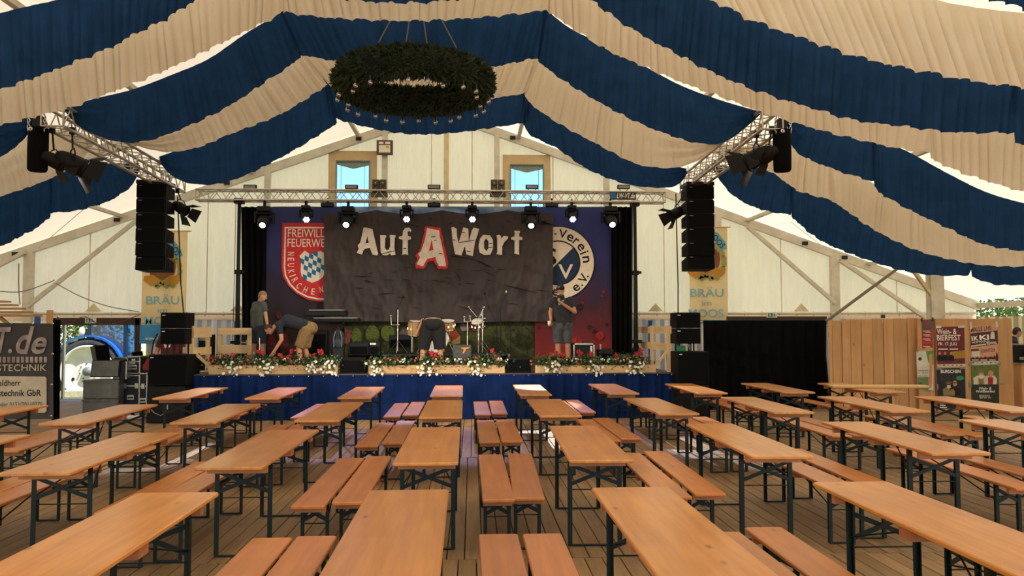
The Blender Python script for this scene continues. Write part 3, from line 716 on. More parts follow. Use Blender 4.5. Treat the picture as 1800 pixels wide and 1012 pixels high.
for ch,x,y,w_,h_ in (('e',1013,505.8,11.5,12),('.',1023,501.3,3.4,3.4),('V',1025,489.5,14,15),('.',1033,486,3.4,3.4),('e',976,514,11,12)):
    a_ = math.degrees(math.atan2(x-CX, y-CY)); text_at('lettering',ch,x-w_/2,y-h_/2,x+w_/2,y+h_/2,FY,blackpr,sv,.037,.015,a_)

# ---- black band cloth
bandm, t_, b_ = newmat('band_cloth'); b_.inputs['Roughness'].default_value = .7
v_ = coords(t_,(.35,1,2.2)); base = ramp(t_, noise(t_, coords(t_,(1,1,1)), .9, 3), lin('312826'), lin('413532'), .35, .65)
scr = ramp(t_, noise(t_, v_, 5, 6, .75), (0,0,0,1), (1,1,1,1), .27, .33)
t_.links.new(mixc(t_, .85, base, scr, 'MULTIPLY'), b_.inputs['Base Color'])
nw = noise(t_, coords(t_,(1,1,.6)), 2.2, 2); bump(t_, b_, nw, .9, .3)
KY = 19.0
kb = thing('band_cloth', 'large black band cloth with white distressed lettering hung across the backdrop', 'banner', (-.9,KY,2))
def kfn(u,v):
    px = 569.5+402.5*u; top = 369+7*abs(math.sin(u*math.pi*3.5+.6)) ; bot = 566-1.5*math.sin(u*9)
    if u > .93: top -= (u-.93)*30
    p = at(px, bot+(top-bot)*v, KY)
    return Vector((p.x, KY+.02*math.sin(p.x*4+v*6)*(1-v)+.025*math.sin((p.x*1.6+p.z*2.1)*3)*abs(u-.5)*1.6, p.z))
MB().grid(kfn, 90, 30).build('cloth', bandm, kb, None, False)
def K(l): return [(620+x/5.806, 390+y/5.806) for x,y in l]
LET = {'A':([(115,60),(150,62),(205,75),(213,110),(240,230),(262,325),(255,343),(205,335),(190,300),(180,268),(130,275),(112,295),(100,335),(45,318),(65,275),(55,240),(80,215),(95,150)],[(152,150),(168,215),(135,222)]),
 'u':([(282,138),(345,140),(345,160),(335,165),(332,270),(350,290),(370,285),(385,250),(385,165),(378,155),(382,135),(440,138),(440,155),(432,165),(428,270),(440,335),(395,343),(385,325),(350,343),(310,340),(288,310),(285,165)],None),
 'f':([(505,340),(510,320),(512,185),(475,175),(472,155),(510,145),(515,95),(540,65),(575,60),(603,85),(595,105),(575,95),(562,105),(565,145),(595,155),(597,178),(565,188),(565,320),(570,340),(540,330)],None),
 'B':([(760,65),(885,90),(890,150),(950,420),(950,455),(880,450),(855,400),(845,360),(760,380),(720,455),(655,435),(690,360),(668,330),(700,300),(740,180)],[(808,180),(825,290),(780,298)]),
 'W':([(1008,60),(1030,55),(1062,72),(1065,150),(1082,215),(1110,120),(1130,58),(1180,72),(1185,205),(1215,90),(1235,60),(1290,75),(1275,130),(1250,200),(1225,350),(1160,335),(1145,245),(1110,345),(1045,330),(1020,200)],None),
 'o':([(1330,135),(1400,140),(1430,185),(1432,270),(1405,335),(1345,340),(1295,315),(1283,250),(1300,170)],[(1360,170),(1385,200),(1385,270),(1365,300),(1340,270),(1340,200)]),
 'r':([(1465,140),(1500,135),(1512,150),(1515,175),(1540,145),(1585,150),(1585,170),(1545,210),(1525,250),(1525,320),(1520,340),(1465,330),(1475,310),(1472,170)],None),
 't':([(1645,92),(1705,95),(1705,110),(1698,120),(1698,150),(1730,160),(1730,185),(1698,185),(1695,310),(1700,335),(1645,325),(1650,310),(1650,190),(1615,180),(1612,160),(1650,150),(1652,115)],None)}
halo = [(725,80),(760,45),(900,62),(915,150),(945,280),(975,420),(962,480),(880,480),(845,430),(822,395),(770,412),(735,475),(650,475),(640,430),(662,380),(640,345),(690,280),(715,180),(735,90)]
letm = mat('distressed_white','EADCCB',.8,col2='D9C9B4',scale=8)
flat('red_halo', jag(K(halo),.9,2.0), KY, redp, kb, .06)
for k_,(o_,h_) in LET.items():
    flat('letter', K(o_), KY, letm, kb, .066, [K(h_)] if h_ and k_ != 'B' else ())
    if k_ == 'B': flat('letter_counter', K(h_), KY, redp, kb, .069)
scrm = mat('scratch_black','15100F',.9)
for x0,y0,x1,y1 in ((1080,215,1240,190),(300,330,440,295),(800,158,850,152),(830,195,860,185),(985,345,1300,400),(1340,510,1450,550),(1340,450,1440,470),(1020,185,1050,190),(520,275,550,272),(1160,300,1205,308),(1110,110,1150,112),(880,325,920,330),(70,560,190,555),(1385,225,1425,222),(1385,262,1430,266)):
    flat('scratch', K([(x0,y0-3),((x0+x1)/2,(y0+y1)/2-6),(x1,y1-2),(x1,y1+3),((x0+x1)/2,(y0+y1)/2+4),(x0,y0+3)]), KY, scrm, kb, .070)
rs = random.Random(5)
for _ in range(46):
    x0 = rs.uniform(580,955); y0 = rs.choice((rs.uniform(378,395),rs.uniform(470,545),rs.uniform(455,500))); L_ = rs.uniform(6,34); sl = rs.uniform(-.12,.3)*L_; h_ = rs.uniform(.5,1.5)
    flat('scratch', [(x0,y0),(x0+L_*.4,y0+sl*.4-h_),(min(x0+L_,968),y0+sl),(x0+L_*.5,y0+sl*.5+h_*.6)], KY, scrm, kb, .05)
for x0,y0,x1,y1 in ((830,455,865,470),(800,478,812,495),(880,500,945,515),(930,385,980,398)):
    flat('scratch', [(x0,y0),((x0+x1)/2,(y0+y1)/2-2),(x1,y1),((x0+x1)/2,(y0+y1)/2+2)], KY, scrm, kb, .05)
# ---- black side curtains
for (x0,x1,lab) in ((424,469,'black side curtain beside the left stage mast'),(1074,1113,'black side curtain beside the right stage mast')):
    a, b = at(x0,364,19.1), at(x1,364,19.1); e0 = at(x0+7 if x0 < 500 else x0,600,19.1).x-a.x
    def fn(u,v,a=a,b=b,lx=x0):
        x = a.x+(b.x-a.x)*u; sh_ = (.09*(1-v)*(1-u) if lx < 500 else -.05*(1-v)*u)
        return Vector((x+sh_, 19.1+.04*math.sin(u*26), SZ+.01+(a.z-SZ)*v))
    tag(MB().grid(fn,60,6).build('side_curtain', black_m, None, None, False), lab, 'curtain')

# ================================================================== TRUSSES
def box_truss(name, label, a, b, size, r, seg, size_v=None):
    """four chords with zigzag lacing"""
    a, b = Vector(a), Vector(b); sv_ = size_v or size
    root = thing(name, label, 'truss', ((a+b)/2))
    d = (b-a).normalized(); side = d.cross(Vector((0,0,1))).normalized(); up = side.cross(d).normalized()
    cs = [(i*side*size/2+j*up*sv_/2) for i,j in ((-1,-1),(1,-1),(1,1),(-1,1))]
    for c_ in cs: MB().cyl(a+c_, b+c_, r, n=8).build('chord', tube_m, root)
    n = int((b-a).length/seg); lac = MB()
    for f in range(4):
        p, q = cs[f], cs[(f+1)%4]
        for i in range(n):
            t0, t1 = a.lerp(b,i/n), a.lerp(b,(i+1)/n); tm = (t0+t1)/2
            lac.cyl(t0+p, tm+q, r*.42, n=5, caps=False); lac.cyl(tm+q, t1+p, r*.42, n=5, caps=False)
    for t0 in (a,b):
        for f in range(4): lac.cyl(t0+cs[f], t0+cs[(f+1)%4], r*.6, n=5)
    lac.build('lacing', tube_m, root); return root
TY = 18.6
a, b = at(347,343,TY), at(1168,347.5,TY)
box_truss('stage_truss', 'long aluminium truss carrying the stage lights across the stage', a, b, .25, .024, .36, .24)
TZ = (a.z+b.z)/2
LTX, RTX, TN, TF, TRZ = -6.0, 4.38, 11.35, 16.35, 4.86
a, b = at(92,203,TN), at(312,325,TF)
lt = box_truss('side_truss', 'aluminium truss sloping over the left loudspeaker column', a, b, .3, .026, .4)
LT = (a,b)
a, b = at(1358,209,TN), at(1208,326,TF)
box_truss('side_truss', 'aluminium truss sloping over the right loudspeaker column', a, b, .3, .026, .4)
RT = (a,b)
# masts
for px,lab in ((418.5,'black telescopic mast at the left end of the stage truss'),(1117,'black telescopic mast at the right end of the stage truss')):
    p = at(px,500,TY); r = thing('lifting_mast', lab, 'mast', (p.x,TY,SZ))
    MB().cyl((p.x,TY,SZ),(p.x,TY,3.1),.052,n=12).build('lower_tube', blackp, r)
    MB().cyl((p.x,TY,3.0),(p.x,TY,TZ-.12),.042,n=12).build('upper_tube', blackp, r)
    MB().rect(p.x-.07,p.x+.07,TY-.07,TY+.07,3.05,3.15).rect(p.x+.05,p.x+.14,TY-.03,TY+.03,3.08,3.14).build('clamp_collar', blackp, r)
    MB().rect(p.x-.1,p.x+.1,TY-.1,TY+.1,TZ-.2,TZ-.08).build('head_clamp', blackp, r)
    MB().rect(p.x-.12,p.x+.12,TY-.12,TY+.12,1.45,1.52).build('base_sleeve', blackp, r)
    for k in range(4):
        d = Vector((math.cos(k*math.pi/2+.78),math.sin(k*math.pi/2+.78),0))*.24
        MB().cyl((p.x+d.x,TY+d.y,SZ+.02),(p.x,TY,1.5),.02,n=6).build('leg', blackp, r)
    MB().cyl((p.x-.1,TY,SZ+.3),(p.x-.08,TY,TZ-.1),.007,n=5).build('cable', blackp, r)

# ---- moving lights under the stage truss
yoke_m = mat('fixture_black','08090A',.45,0,'0E0F10',30,spec=.25)
def moving_head(px, py, kind, aim, col, energy, label):
    Y = TY-.02; p = at(px, py, Y); ztop = at(px,356,Y).z
    r = thing('moving_head_lamp', label, 'stage light', (p.x,Y,ztop), 'stage lights under the truss')
    s = 1.0 if kind == 'spot' else .72
    MB().box((p.x,Y,ztop-.16*s),(.30*s,.26*s,.13*s),None,.02).build('base', yoke_m, r)
    MB().rect(p.x-.03,p.x+.03,Y-.03,Y+.03,ztop-.1*s,ztop+.02).cyl((p.x-.02,Y,ztop+.03),(p.x+.02,Y,ztop+.03),.05,n=10).build('clamp', yoke_m, r)
    hw = .20*s; zc = ztop-.42*s
    MB().box((p.x,Y,ztop-.25*s),(2*hw+.06*s,.12*s,.06*s),None,.012).box((p.x-hw,Y,ztop-.36*s),(.05*s,.12*s,.26*s),None,.015).box((p.x+hw,Y,ztop-.36*s),(.05*s,.12*s,.26*s),None,.015).build('yoke', yoke_m, r)
    d = (Vector(aim)-Vector((p.x,Y,zc))).normalized(); c0 = Vector((p.x,Y,zc))
    MB().lathe([(.0,-.2*s),(.11*s,-.2*s),(.15*s,-.12*s),(.155*s,.05*s),(.12*s,.2*s),(.105*s,.24*s),(.09*s,.245*s),(.0,.235*s)], c0, d, 18).build('head', yoke_m, r)
    if kind == 'spot':
        MB().lathe([(0,.254*s),(.04*s,.253*s),(.066*s,.247*s)], c0, d, 18).build('lens', lamp_w, r)
    else:
        u = d.cross(Vector((0,0,1))).normalized(); v = u.cross(d); ln = MB(); cc = c0+d*.25*s
        for k in range(6):
            q = cc+(u*math.cos(k*math.pi/3)+v*math.sin(k*math.pi/3))*.068*s; ln.ell(q,.036*s,n=10,m=6)
        ln.build('lens', lamp_b, r); MB().ell(cc,.03*s,n=10,m=6).build('lens', lamp_bd, r)
    L = bpy.data.lights.new('beam','SPOT'); L.energy = energy; L.color = col; L.spot_size = math.radians(13 if kind == 'spot' else 22); L.spot_blend = .35; L.shadow_soft_size = .05
    lo = bpy.data.objects.new('beam', L); C.objects.link(lo); lo.location = c0+d*.33*s; lo.rotation_euler = d.to_track_quat('-Z','Y').to_euler()
    return r
W_, PU, RD = (1,.97,.93), (.62,.5,1), (1,.55,.6)
for px,py,k,aim,col,e,lab in ((465,388,'spot',(-4.6,11.9,0),W_,1500,'large moving spotlight at the left end, beside the left mast'),
 (538,380,'wash',(-2.6,13.9,.5),PU,330,'small blue-white wash light over the red shield banner'),
 (612,390,'spot',(-3.4,11.6,0),RD,700,'large moving spotlight at the left edge of the band cloth'),
 (715,381,'wash',(-1.2,13.2,.3),PU,330,'small blue-white wash light above the first letters of the band cloth'),
 (830,382,'wash',(.2,13.4,.3),PU,330,'small blue-white wash light above the last letters of the band cloth'),
 (933,392,'spot',(1.25,13.6,.3),W_,1700,'large moving spotlight at the right edge of the band cloth'),
 (1005,381,'wash',(2.6,13.6,.4),PU,330,'small blue-white wash light over the round club emblem'),
 (1073,390,'spot',(3.7,11.8,0),W_,1500,'large moving spotlight at the right end, beside the right mast')):
    moving_head(px,py,k,aim,col,e,lab)
# flat wash bars hanging below and strip lights standing on the truss
for px,lab in ((576,'black flat blinder hanging under the truss, third from the left mast'),(763,'black flat blinder hanging under the truss above the big red letter'),(970,'black flat blinder hanging under the truss beside the emblem banner')):
    p = at(px,359,TY); r = thing('flat_blinder', lab, 'stage light', p, 'stage lights under the truss')
    MB().box((p.x,TY,p.z-.02),(.3,.16,.09),None,.015).build('housing', yoke_m, r)
    MB().rect(p.x-.13,p.x+.13,TY-.1,TY-.08,p.z-.05,p.z+.0).build('lens_panel', mat('blinder_lens_%d'%px,'22201C',.3), r)
    MB().rect(p.x-.02,p.x+.02,TY-.02,TY+.02,p.z+.02,p.z+.14).build('clamp', yoke_m, r)
for px,lab in ((440,'strip light on the truss near the left mast'),(618,'strip light on the truss in front of the left window'),(763,'strip light on the truss at mid-span'),(935,'strip light on the truss in front of the right window'),(1096,'strip light on the truss near the right mast')):
    p = at(px,327,TY); r = thing('strip_light', 'small black '+lab, 'stage light', p, 'strip lights on the truss')
    MB().box((p.x,TY,p.z-.02),(.30,.08,.10),None,.01).build('housing', yoke_m, r)
    MB().rect(p.x-.125,p.x+.125,TY-.045,TY-.04,p.z-.055,p.z+.005).build('lens_panel', mat('strip_lens_%d'%px,'8C8780',.3), r)
    MB().bar((p.x-.1,TY,p.z-.07),(p.x-.03,TY,TZ+.12),.015,.015).bar((p.x+.1,TY,p.z-.07),(p.x+.03,TY,TZ+.12),.015,.015).build('bracket', yoke_m, r)
for px,lab in ((667,'four-lamp blinder on the truss beside the left window'),(875,'four-lamp blinder on the truss beside the right window')):
    p = at(px,328,TY); r = thing('blinder_lamp', lab, 'stage light', p, 'blinders on the truss'); bn = mat('blinder_body_%d'%px,'5B4C3C',.5)
    for sx in (-1,1): MB().box((p.x+sx*.085,TY,p.z),(.16,.14,.32),None,.01).build('housing', bn, r)
    for sx in (-1,1):
        for sz in (-1,1):
            c_ = Vector((p.x+sx*.085,TY-.07,p.z+sz*.078)); MB().lathe([(.062,0),(.07,.012),(.06,.02)],c_,(0,-1,0),16).build('rim', yoke_m, r)
            MB().lathe([(0,-.03),(.03,-.02),(.058,.004)],c_,(0,-1,0),16).build('reflector', chrome, r)
            MB().ell(c_+Vector((0,-.005,0)),.02,n=8,m=6).build('bulb', mat('bulb_glass_%d%d%d'%(px,sx+1,sz+1),'C9B79A',.2), r)
    MB().rect(p.x-.19,p.x+.19,TY-.08,TY+.08,p.z-.24,p.z-.16).build('bracket', bn, r)
# sponsor plate on the truss
p0, p1 = at(1072,338,TY-.16), at(1118,351,TY-.16)
sg = thing('truss_sign', 'small dark sign with a blue window emblem fixed to the stage truss', 'sign', ((p0.x+p1.x)/2,TY-.16,p1.z))
MB().rect(p0.x,p1.x,TY-.16,TY-.145,p1.z,p0.z).build('panel', mat('sign_brown','1C1614',.6), sg)
for i in (0,1):
    for j in (0,1): flat('blue_square',[(1073+i*5.2,339+j*5.4),(1077.6+i*5.2,339+j*5.4),(1077.6+i*5.2,343.8+j*5.4),(1073+i*5.2,343.8+j*5.4)],TY-.16,bluep,sg,.004)
text_at('lettering','LW-VT.de',1084,339.5,1116,348.5,TY-.16,whitep,sg,.004,.012,0,.3)

# ---- line-array loudspeakers
def line_array(px0, px1, side_px, ytop, ybot, Y, flip, label):
    a, b = at(px0,ytop,Y), at(px1,ytop,Y); zb = at(px0,ybot,Y).z; w_ = b.x-a.x; h = (a.z-zb)/6; D = .52
    r = thing('line_array', label, 'loudspeaker', ((a.x+b.x)/2,Y,zb))
    ang = [0,0,0,.03,.06,.10]
    z = a.z; y = Y
    for i in range(6):
        t = ang[i]; R3 = Matrix.Rotation(-t,3,'X'); c_ = Vector(((a.x+b.x)/2, y+D/2, z-h/2))
        k = h*.97; back = h*.72
        loc = [(-w_/2,-D/2,-k/2),(w_/2,-D/2,-k/2),(w_/2,-D/2,k/2),(-w_/2,-D/2,k/2),(-w_/2,D/2,-back/2),(w_/2,D/2,-back/2),(w_/2,D/2,back/2),(-w_/2,D/2,back/2)]
        vs = [R3@Vector(p_)+c_ for p_ in loc]
        cab = MB().add(vs,[(0,1,2,3),(5,4,7,6),(4,0,3,7),(1,5,6,2),(3,2,6,7),(4,5,1,0)]).build('cabinet', spk_m, r)
        def q(x_,y_,z_): return R3@Vector((x_,y_,z_))+c_
        MB().prism([q(-w_/2+.012,-D/2-.004,-k/2+.01),q(w_/2-.012,-D/2-.004,-k/2+.01),q(w_/2-.012,-D/2-.004,k/2-.01),q(-w_/2+.012,-D/2-.004,k/2-.01)], R3@Vector((0,.006,0))).build('grille', grille_m, cab)
        MB().prism([q(-w_/2+.03,-D/2-.007,k/2-.045),q(-w_/2+.1,-D/2-.007,k/2-.045),q(-w_/2+.1,-D/2-.007,k/2-.033),q(-w_/2+.03,-D/2-.007,k/2-.033)], R3@Vector((0,.003,0))).build('badge', edge_m, cab)
        sx = flip
        MB().box(q(sx*w_/2,.02,0),(.012,.06,.1),R3).build('side_handle', mat('handle_%d_%d'%(i,flip),'020202',.9), cab)
        for s_ in (-1,1): MB().cyl(q(s_*(w_/2+.012),-D/2+.04,k/2-.02),q(s_*(w_/2+.012),-D/2+.04,-k/2+.02),.012,n=6).build('rigging_bar', blackp, cab)
        z -= h*math.cos(t); y += h*math.sin(t)*.9
    MB().rect(a.x-.02,b.x+.02,Y+.0,Y+.5,a.z,a.z+.07).build('flying_frame', blackp, r)
    for x in (a.x+.08,b.x-.08): MB().cyl((x,Y+.25,a.z+.05),(x,Y+.25,a.z+.42),.014,n=6).build('hanging_strap', chrome, r)
    return r
line_array(241,290,305,322,477,15.35,1,'tall black line array of six speakers hung from the left side truss')
line_array(1209,1254,1200,325,475,15.35,-1,'tall black line array of six speakers hung from the right side truss')

# ---- chain hoist bags and barn-door spots at the near ends of the side trusses
def chain(p, L, parent, r=.007):
    k = 0; z = p.z
    while z > p.z-L:
        m_ = MB(); pts = [(p.x+(.018*math.cos(t) if k%2 else 0), p.y+(0 if k%2 else .018*math.cos(t)), z-.03+.03*math.sin(t)) for t in [i*math.pi/4 for i in range(9)]]
        m_.tube(pts, r, 5).build('chain_link', chrome, parent); z -= .045; k += 1
for p_, lab in ((at(68,222,TN+.05),'black chain hoist bag hanging at the near end of the left truss'),(at(1374,226,TN+.05),'black chain hoist bag hanging at the near end of the right truss')):
    r = thing('hoist_bag', lab, 'hoist', (p_.x,p_.y,p_.z-.62)); zb = p_.z-.64
    MB().lathe([(0,0),(.11,0),(.128,.03),(.132,.3),(.13,.6),(.125,.615),(.0,.6)],(p_.x,p_.y,zb),(0,0,1),18).build('bag', black_m, r)
    MB().rect(p_.x-.06,p_.x+.06,p_.y-.06,p_.y+.06,zb+.6,zb+.78).build('motor', blackp, r)
    for s_ in (-1,1): chain(Vector((p_.x+s_*.11,p_.y-.05,zb+.78)), .2, r)
    MB().lathe([(.012,-.003),(.03,-.003),(.03,.003),(.012,.003),(.012,-.003)],(p_.x-.04,p_.y-.135,zb+.57),(0,1,0),12).build('eyelet', chrome, r)
def barn_spot(c0, d, s, hang, label, power=0, ndoor=4):
    c0 = Vector(c0); d = Vector(d).normalized()
    if power:   # added to brighten the stage front; these lamps are not visibly lit
        L = bpy.data.lights.new('added_stage_fill','SPOT'); L.energy = power*1.5; L.color = (1,.9,.78); L.spot_size = math.radians(48); L.spot_blend = .6; L.shadow_soft_size = .09
        lo = bpy.data.objects.new('added_stage_fill', L); C.objects.link(lo); lo.location = c0+d*.2*s; lo.rotation_euler = d.to_track_quat('-Z','Y').to_euler()
    r = thing('barn_door_spot', label, 'stage light', c0, 'barn-door spots on the side trusses')
    u = d.cross(Vector((0,0,1))).normalized(); v = u.cross(d)
    bd = mat('spot_body_%d'%len(MATS),'0B0907',.55,0,'110D0A',20,spec=.2)
    MB().lathe([(0,-.24*s),(.07*s,-.24*s),(.11*s,-.18*s),(.135*s,-.05*s),(.14*s,.12*s),(.125*s,.13*s)],c0,d,16).build('body', bd, r)
    MB().lathe([(.118*s,.12*s),(.145*s,.13*s),(.145*s,.17*s),(.12*s,.17*s)],c0,d,16).build('front_ring', bd, r)
    MB().lathe([(0,.10*s),(.06*s,.11*s),(.115*s,.09*s)],c0,d,16).build('lens', mat('spot_lens_%d'%len(MATS),'A89C88',.12,.6), r)
    M3 = Matrix((u,v,d)).transposed()
    for k in range(ndoor):
        t = k*math.pi/2; R2 = Matrix.Rotation(t,3,'Z'); o_ = .14*s
        loc = [Vector((-.12*s,o_,.17*s)),Vector((.12*s,o_,.17*s)),Vector((.17*s,o_+.14*s,.36*s)),Vector((-.17*s,o_+.14*s,.36*s))]
        n_ = M3@(R2@Vector((0,-.004,.003)))
        MB().prism([c0+M3@(R2@q) for q in loc], n_).build('barn_door', bd, r)
    top = Vector(hang)
    for s_ in (-1,1): MB().tube([c0+u*(.15*s*s_), c0+u*(.17*s*s_)+Vector((0,0,.12*s)), c0+u*(.1*s*s_)+Vector((0,0,.2*s)), c0+Vector((0,0,.21*s))], .011*s, 6).build('yoke_arm', bd, r)
    MB().cyl(c0+Vector((0,0,.2*s)), top, .013, n=6).build('hanger', bd, r)
    MB().box(top,(.06,.06,.1)).build('clamp', bd, r)
    return r
def tpt(T_, f): return T_[0].lerp(T_[1], f)-Vector((0,0,.17))
barn_spot(at(94,282,TN+.1),(.55,.75,-.36),.72,at(92,228,TN+.12),'barn-door spot half hidden beside the left hoist bag',500)
barn_spot(at(127,287,TN+.25),(.72,.55,-.36),1.0,at(127,230,TN+.3),'barn-door spot with open flaps on the left truss, second from the hoist bag',650)
barn_spot(at(318,366,15.9),(.7,-.2,-.45),.8,at(312,335,15.9),'barn-door spot beside the left line array')
barn_spot(at(1352,272,TN+.1),(-.55,.75,-.36),.72,at(1356,228,TN+.12),'barn-door spot half hidden beside the right hoist bag',500)
barn_spot(at(1331,277,TN+.25),(-.72,.55,-.36),1.0,at(1330,236,TN+.3),'barn-door spot with open flaps on the right truss, second from the hoist bag',650)
barn_spot(at(1190,374,15.9),(-.75,-.1,-.4),.8,at(1200,345,15.9),'barn-door spot beside the right line array')
# speaker cables dropping to the floor stacks
tag(MB().tube([at(312,345,15.7),at(315,420,15.7),at(318,500,15.7),at(323,552,15.6)],.012,6).build('speaker_cable', blackp),'black speaker cable dropping past the left line array','cable')
tag(MB().tube([at(1188,340,15.9),at(1190,430,15.9),at(1192,500,15.8),at(1192,552,15.7)],.012,6).build('speaker_cable', blackp),'black speaker cable dropping past the right line array','cable')

# ================================================================== FIR WREATH
WY = 10.55; wc = at(728,146,WY); WR, WT = .872, .218
wr = thing('fir_wreath', 'large round fir wreath with glass bulbs hanging under the drapes', 'wreath', wc)
needle_m = mat('fir_needles','33401E',.7,0,'1C2612',30,rnd=.0,lo=.3,hi=.7)
core = MB()
def torus(u,v,R_=WR,T_=WT*.8):
    a_, b_ = 2*math.pi*u, 2*math.pi*v; q = R_+T_*math.cos(b_); return wc+Vector((q*math.cos(a_), q*math.sin(a_), T_*math.sin(b_)))
core.grid(torus, 60, 16).build('core', mat('wreath_core','0F160A',.9), wr, None, False)
tw = MB(); rnd = random.Random(3)
for i in range(7000):
    a_, b_ = rnd.uniform(0,2*math.pi), rnd.uniform(0,2*math.pi); q = WR+WT*.72*math.cos(b_)
    c_ = wc+Vector((q*math.cos(a_), q*math.sin(a_), WT*.72*math.sin(b_)))
    n_ = Vector((math.cos(b_)*math.cos(a_), math.cos(b_)*math.sin(a_), math.sin(b_)))
    tg = Vector((-math.sin(a_), math.cos(a_), 0))
    d = (n_*rnd.uniform(.5,1)+tg*rnd.uniform(-.8,.8)+n_.cross(tg)*rnd.uniform(-.6,.6)).normalized(); L = rnd.uniform(.05,.125)
    s_ = d.cross(Vector((rnd.random(),rnd.random(),rnd.random()))).normalized()
    p = d.cross(s_)
    tip = c_+d*L
    for sd in (s_,p):   # a small feathered twig: two crossing leaf-shaped blades
        tw.add([c_, c_+d*L*.45+sd*.016, tip, c_+d*L*.45-sd*.016], [(0,1,2,3)])
tb = tw.build('fir_twigs', needle_m, wr, None, False); tb['kind'] = 'stuff'
glass_m = foil('bulb_clear_glass','F2EBDD',.3); brass = mat('bulb_socket','2A2418',.5,.3)
for k in range(26):
    a_ = 2*math.pi*k/26+.12; rr = WR+(.13 if k%3 else .02)
    p = wc+Vector((rr*math.cos(a_), rr*math.sin(a_), -WT-.055))
    bb = MB().ell(p,(.031,.031,.037),n=12,m=8).build('bulb', glass_m, wr)
    MB().cyl(p+Vector((0,0,.028)), p+Vector((0,0,.085)),.014,n=8).build('socket', brass, bb)
    MB().tube([p+Vector((-.008,0,.02)),p+Vector((-.01,0,-.01)),p+Vector((.01,0,-.01)),p+Vector((.008,0,.02))],.002,4).build('filament', brass, bb)
ap = Vector((wc.x+.02, WY+.05, wc.z+1.45))
for a_ in (2.75,.35,1.3,1.9):
    p = wc+Vector((WR*math.cos(a_)*.98, WR*math.sin(a_), WT*.6))
    MB().cyl(p, ap+Vector((.05*math.cos(a_),0,0)), .009, n=5).build('hanging_rope', mat('rope_%d'%int(a_*100),'8E846C',.8), wr)

# ================================================================== FLOOR LOUDSPEAKER STACKS
def cabinet(name, label, x0,x1,y0,y1,z0,z1, grille=True, logo=True, group=None, taper=0):
    r = thing(name, label, 'loudspeaker', ((x0+x1)/2,(y0+y1)/2,z0), group)
    vs = [(x0,y0,z0),(x1,y0,z0),(x1,y0,z1),(x0,y0,z1),(x0+taper,y1,z0),(x1-taper,y1,z0),(x1-taper,y1,z1),(x0+taper,y1,z1)]
    MB().add(vs,[(0,1,2,3),(5,4,7,6),(4,0,3,7),(1,5,6,2),(3,2,6,7),(4,5,1,0)]).build('cabinet', spk_m, r)
    if grille: MB().rect(x0+.02,x1-.02,y0-.008,y0+.004,z0+.02,z1-.02).build('grille', grille_m, r)
    if logo: MB().rect(x0+.03,x0+.09,y0-.012,y0-.006,z1-.06,z1-.045).build('badge', edge_m, r)
    for x in (x0+.05,x1-.05): MB().rect(x-.03,x+.03,y0+.02,y0+.08,z0-.012 if z0 < .02 else z0,z0+.004).build('foot', blackp, r)
    return r
def sub_back(name, label, x0,x1,y0,y1,z0,z1):
    r = thing(name, label, 'loudspeaker', ((x0+x1)/2,(y0+y1)/2,z0))
    MB().box(((x0+x1)/2,(y0+y1)/2,(z0+z1)/2),(x1-x0,y1-y0,z1-z0),None,.012).build('cabinet', mat('sub_back_%d'%len(MATS),'120F0C',.6,0,'0E0C0A',20,spec=.2), r)
    cx = (x0+x1)/2
    MB().rect(cx-.08,cx+.08,y0-.006,y0+.002,z1-.09,z1-.06).build('handle_slot', dark_m, r)
    for x in (x0+.05,x1-.05): MB().rect(x-.02,x+.02,y0-.006,y0+.002,z0+.2,z0+.33).build('grip_slot', dark_m, r)
    MB().rect(cx-.08,cx+.06,y0-.006,y0+.002,z0+.24,z0+.36).build('terminal_plate', blackp, r)
    MB().rect(cx+.03,cx+.05,y0-.012,y0,z0+.26,z0+.36).build('terminal_tag', edge_m, r)
    MB().tube([(cx-.02,y0-.03,z0+.32),(cx+.03,y0-.06,z0+.22),(cx-.06,y0-.06,z0+.14),(cx-.2,y0-.04,z0+.2),(cx-.26,y0-.02,z0+.26)],.009,6).build('power_lead', edge_m, r)
    return r
GZ = 15.55
a, b = at(262,622,GZ), at(329,660,GZ)
cabinet('bass_cabinet','black bass speaker box left of the stage, upper of two',a.x,b.x,GZ,GZ+.7,.72,1.30)
sub_back('bass_cabinet','brown-black bass box with a cable loop, under the left speaker stack',a.x-.02,b.x-.03,GZ-.02,GZ+.7,.012,.70)
a, b = at(281,549,GZ), at(324,605,GZ); z0, z1 = b.z, a.z; mid = (z0+z1)/2
cabinet('top_speaker','black speaker box topping the left stack',a.x,b.x,GZ+.05,GZ+.62,mid+.005,z1,True,True,None,.03)
cabinet('top_speaker','black speaker box second from top in the left stack',a.x,b.x,GZ+.05,GZ+.62,z0,mid-.005,True,True,None,.03)
st = thing('speaker_stand','black frame lifting the top boxes of the left stack','stand',((a.x+b.x)/2,GZ+.3,1.3))
for x in (a.x+.1,b.x-.1):
    for y in (GZ+.15,GZ+.5): MB().cyl((x,y,1.305),(x,y,z0-.002),.016,n=8).build('leg', blackp, st)
a, b = at(1191,617,GZ), at(1247,655,GZ)
cabinet('bass_cabinet','black bass speaker box right of the stage, upper of two',a.x,b.x,GZ,GZ+.7,.70,1.33)
sub_back('bass_cabinet','brown-black bass box at the foot of the right speaker stack',a.x,b.x,GZ,GZ+.7,.012,.68)
a, b = at(1189,549,GZ), at(1233,604,GZ); z0, z1 = b.z, a.z; mid = (z0+z1)/2
cabinet('top_speaker','black speaker box topping the right stack',a.x,b.x,GZ+.05,GZ+.62,mid+.005,z1,True,True,None,.03)
cabinet('top_speaker','black speaker box second from top in the right stack',a.x,b.x,GZ+.05,GZ+.62,z0,mid-.005,True,True,None,.03)
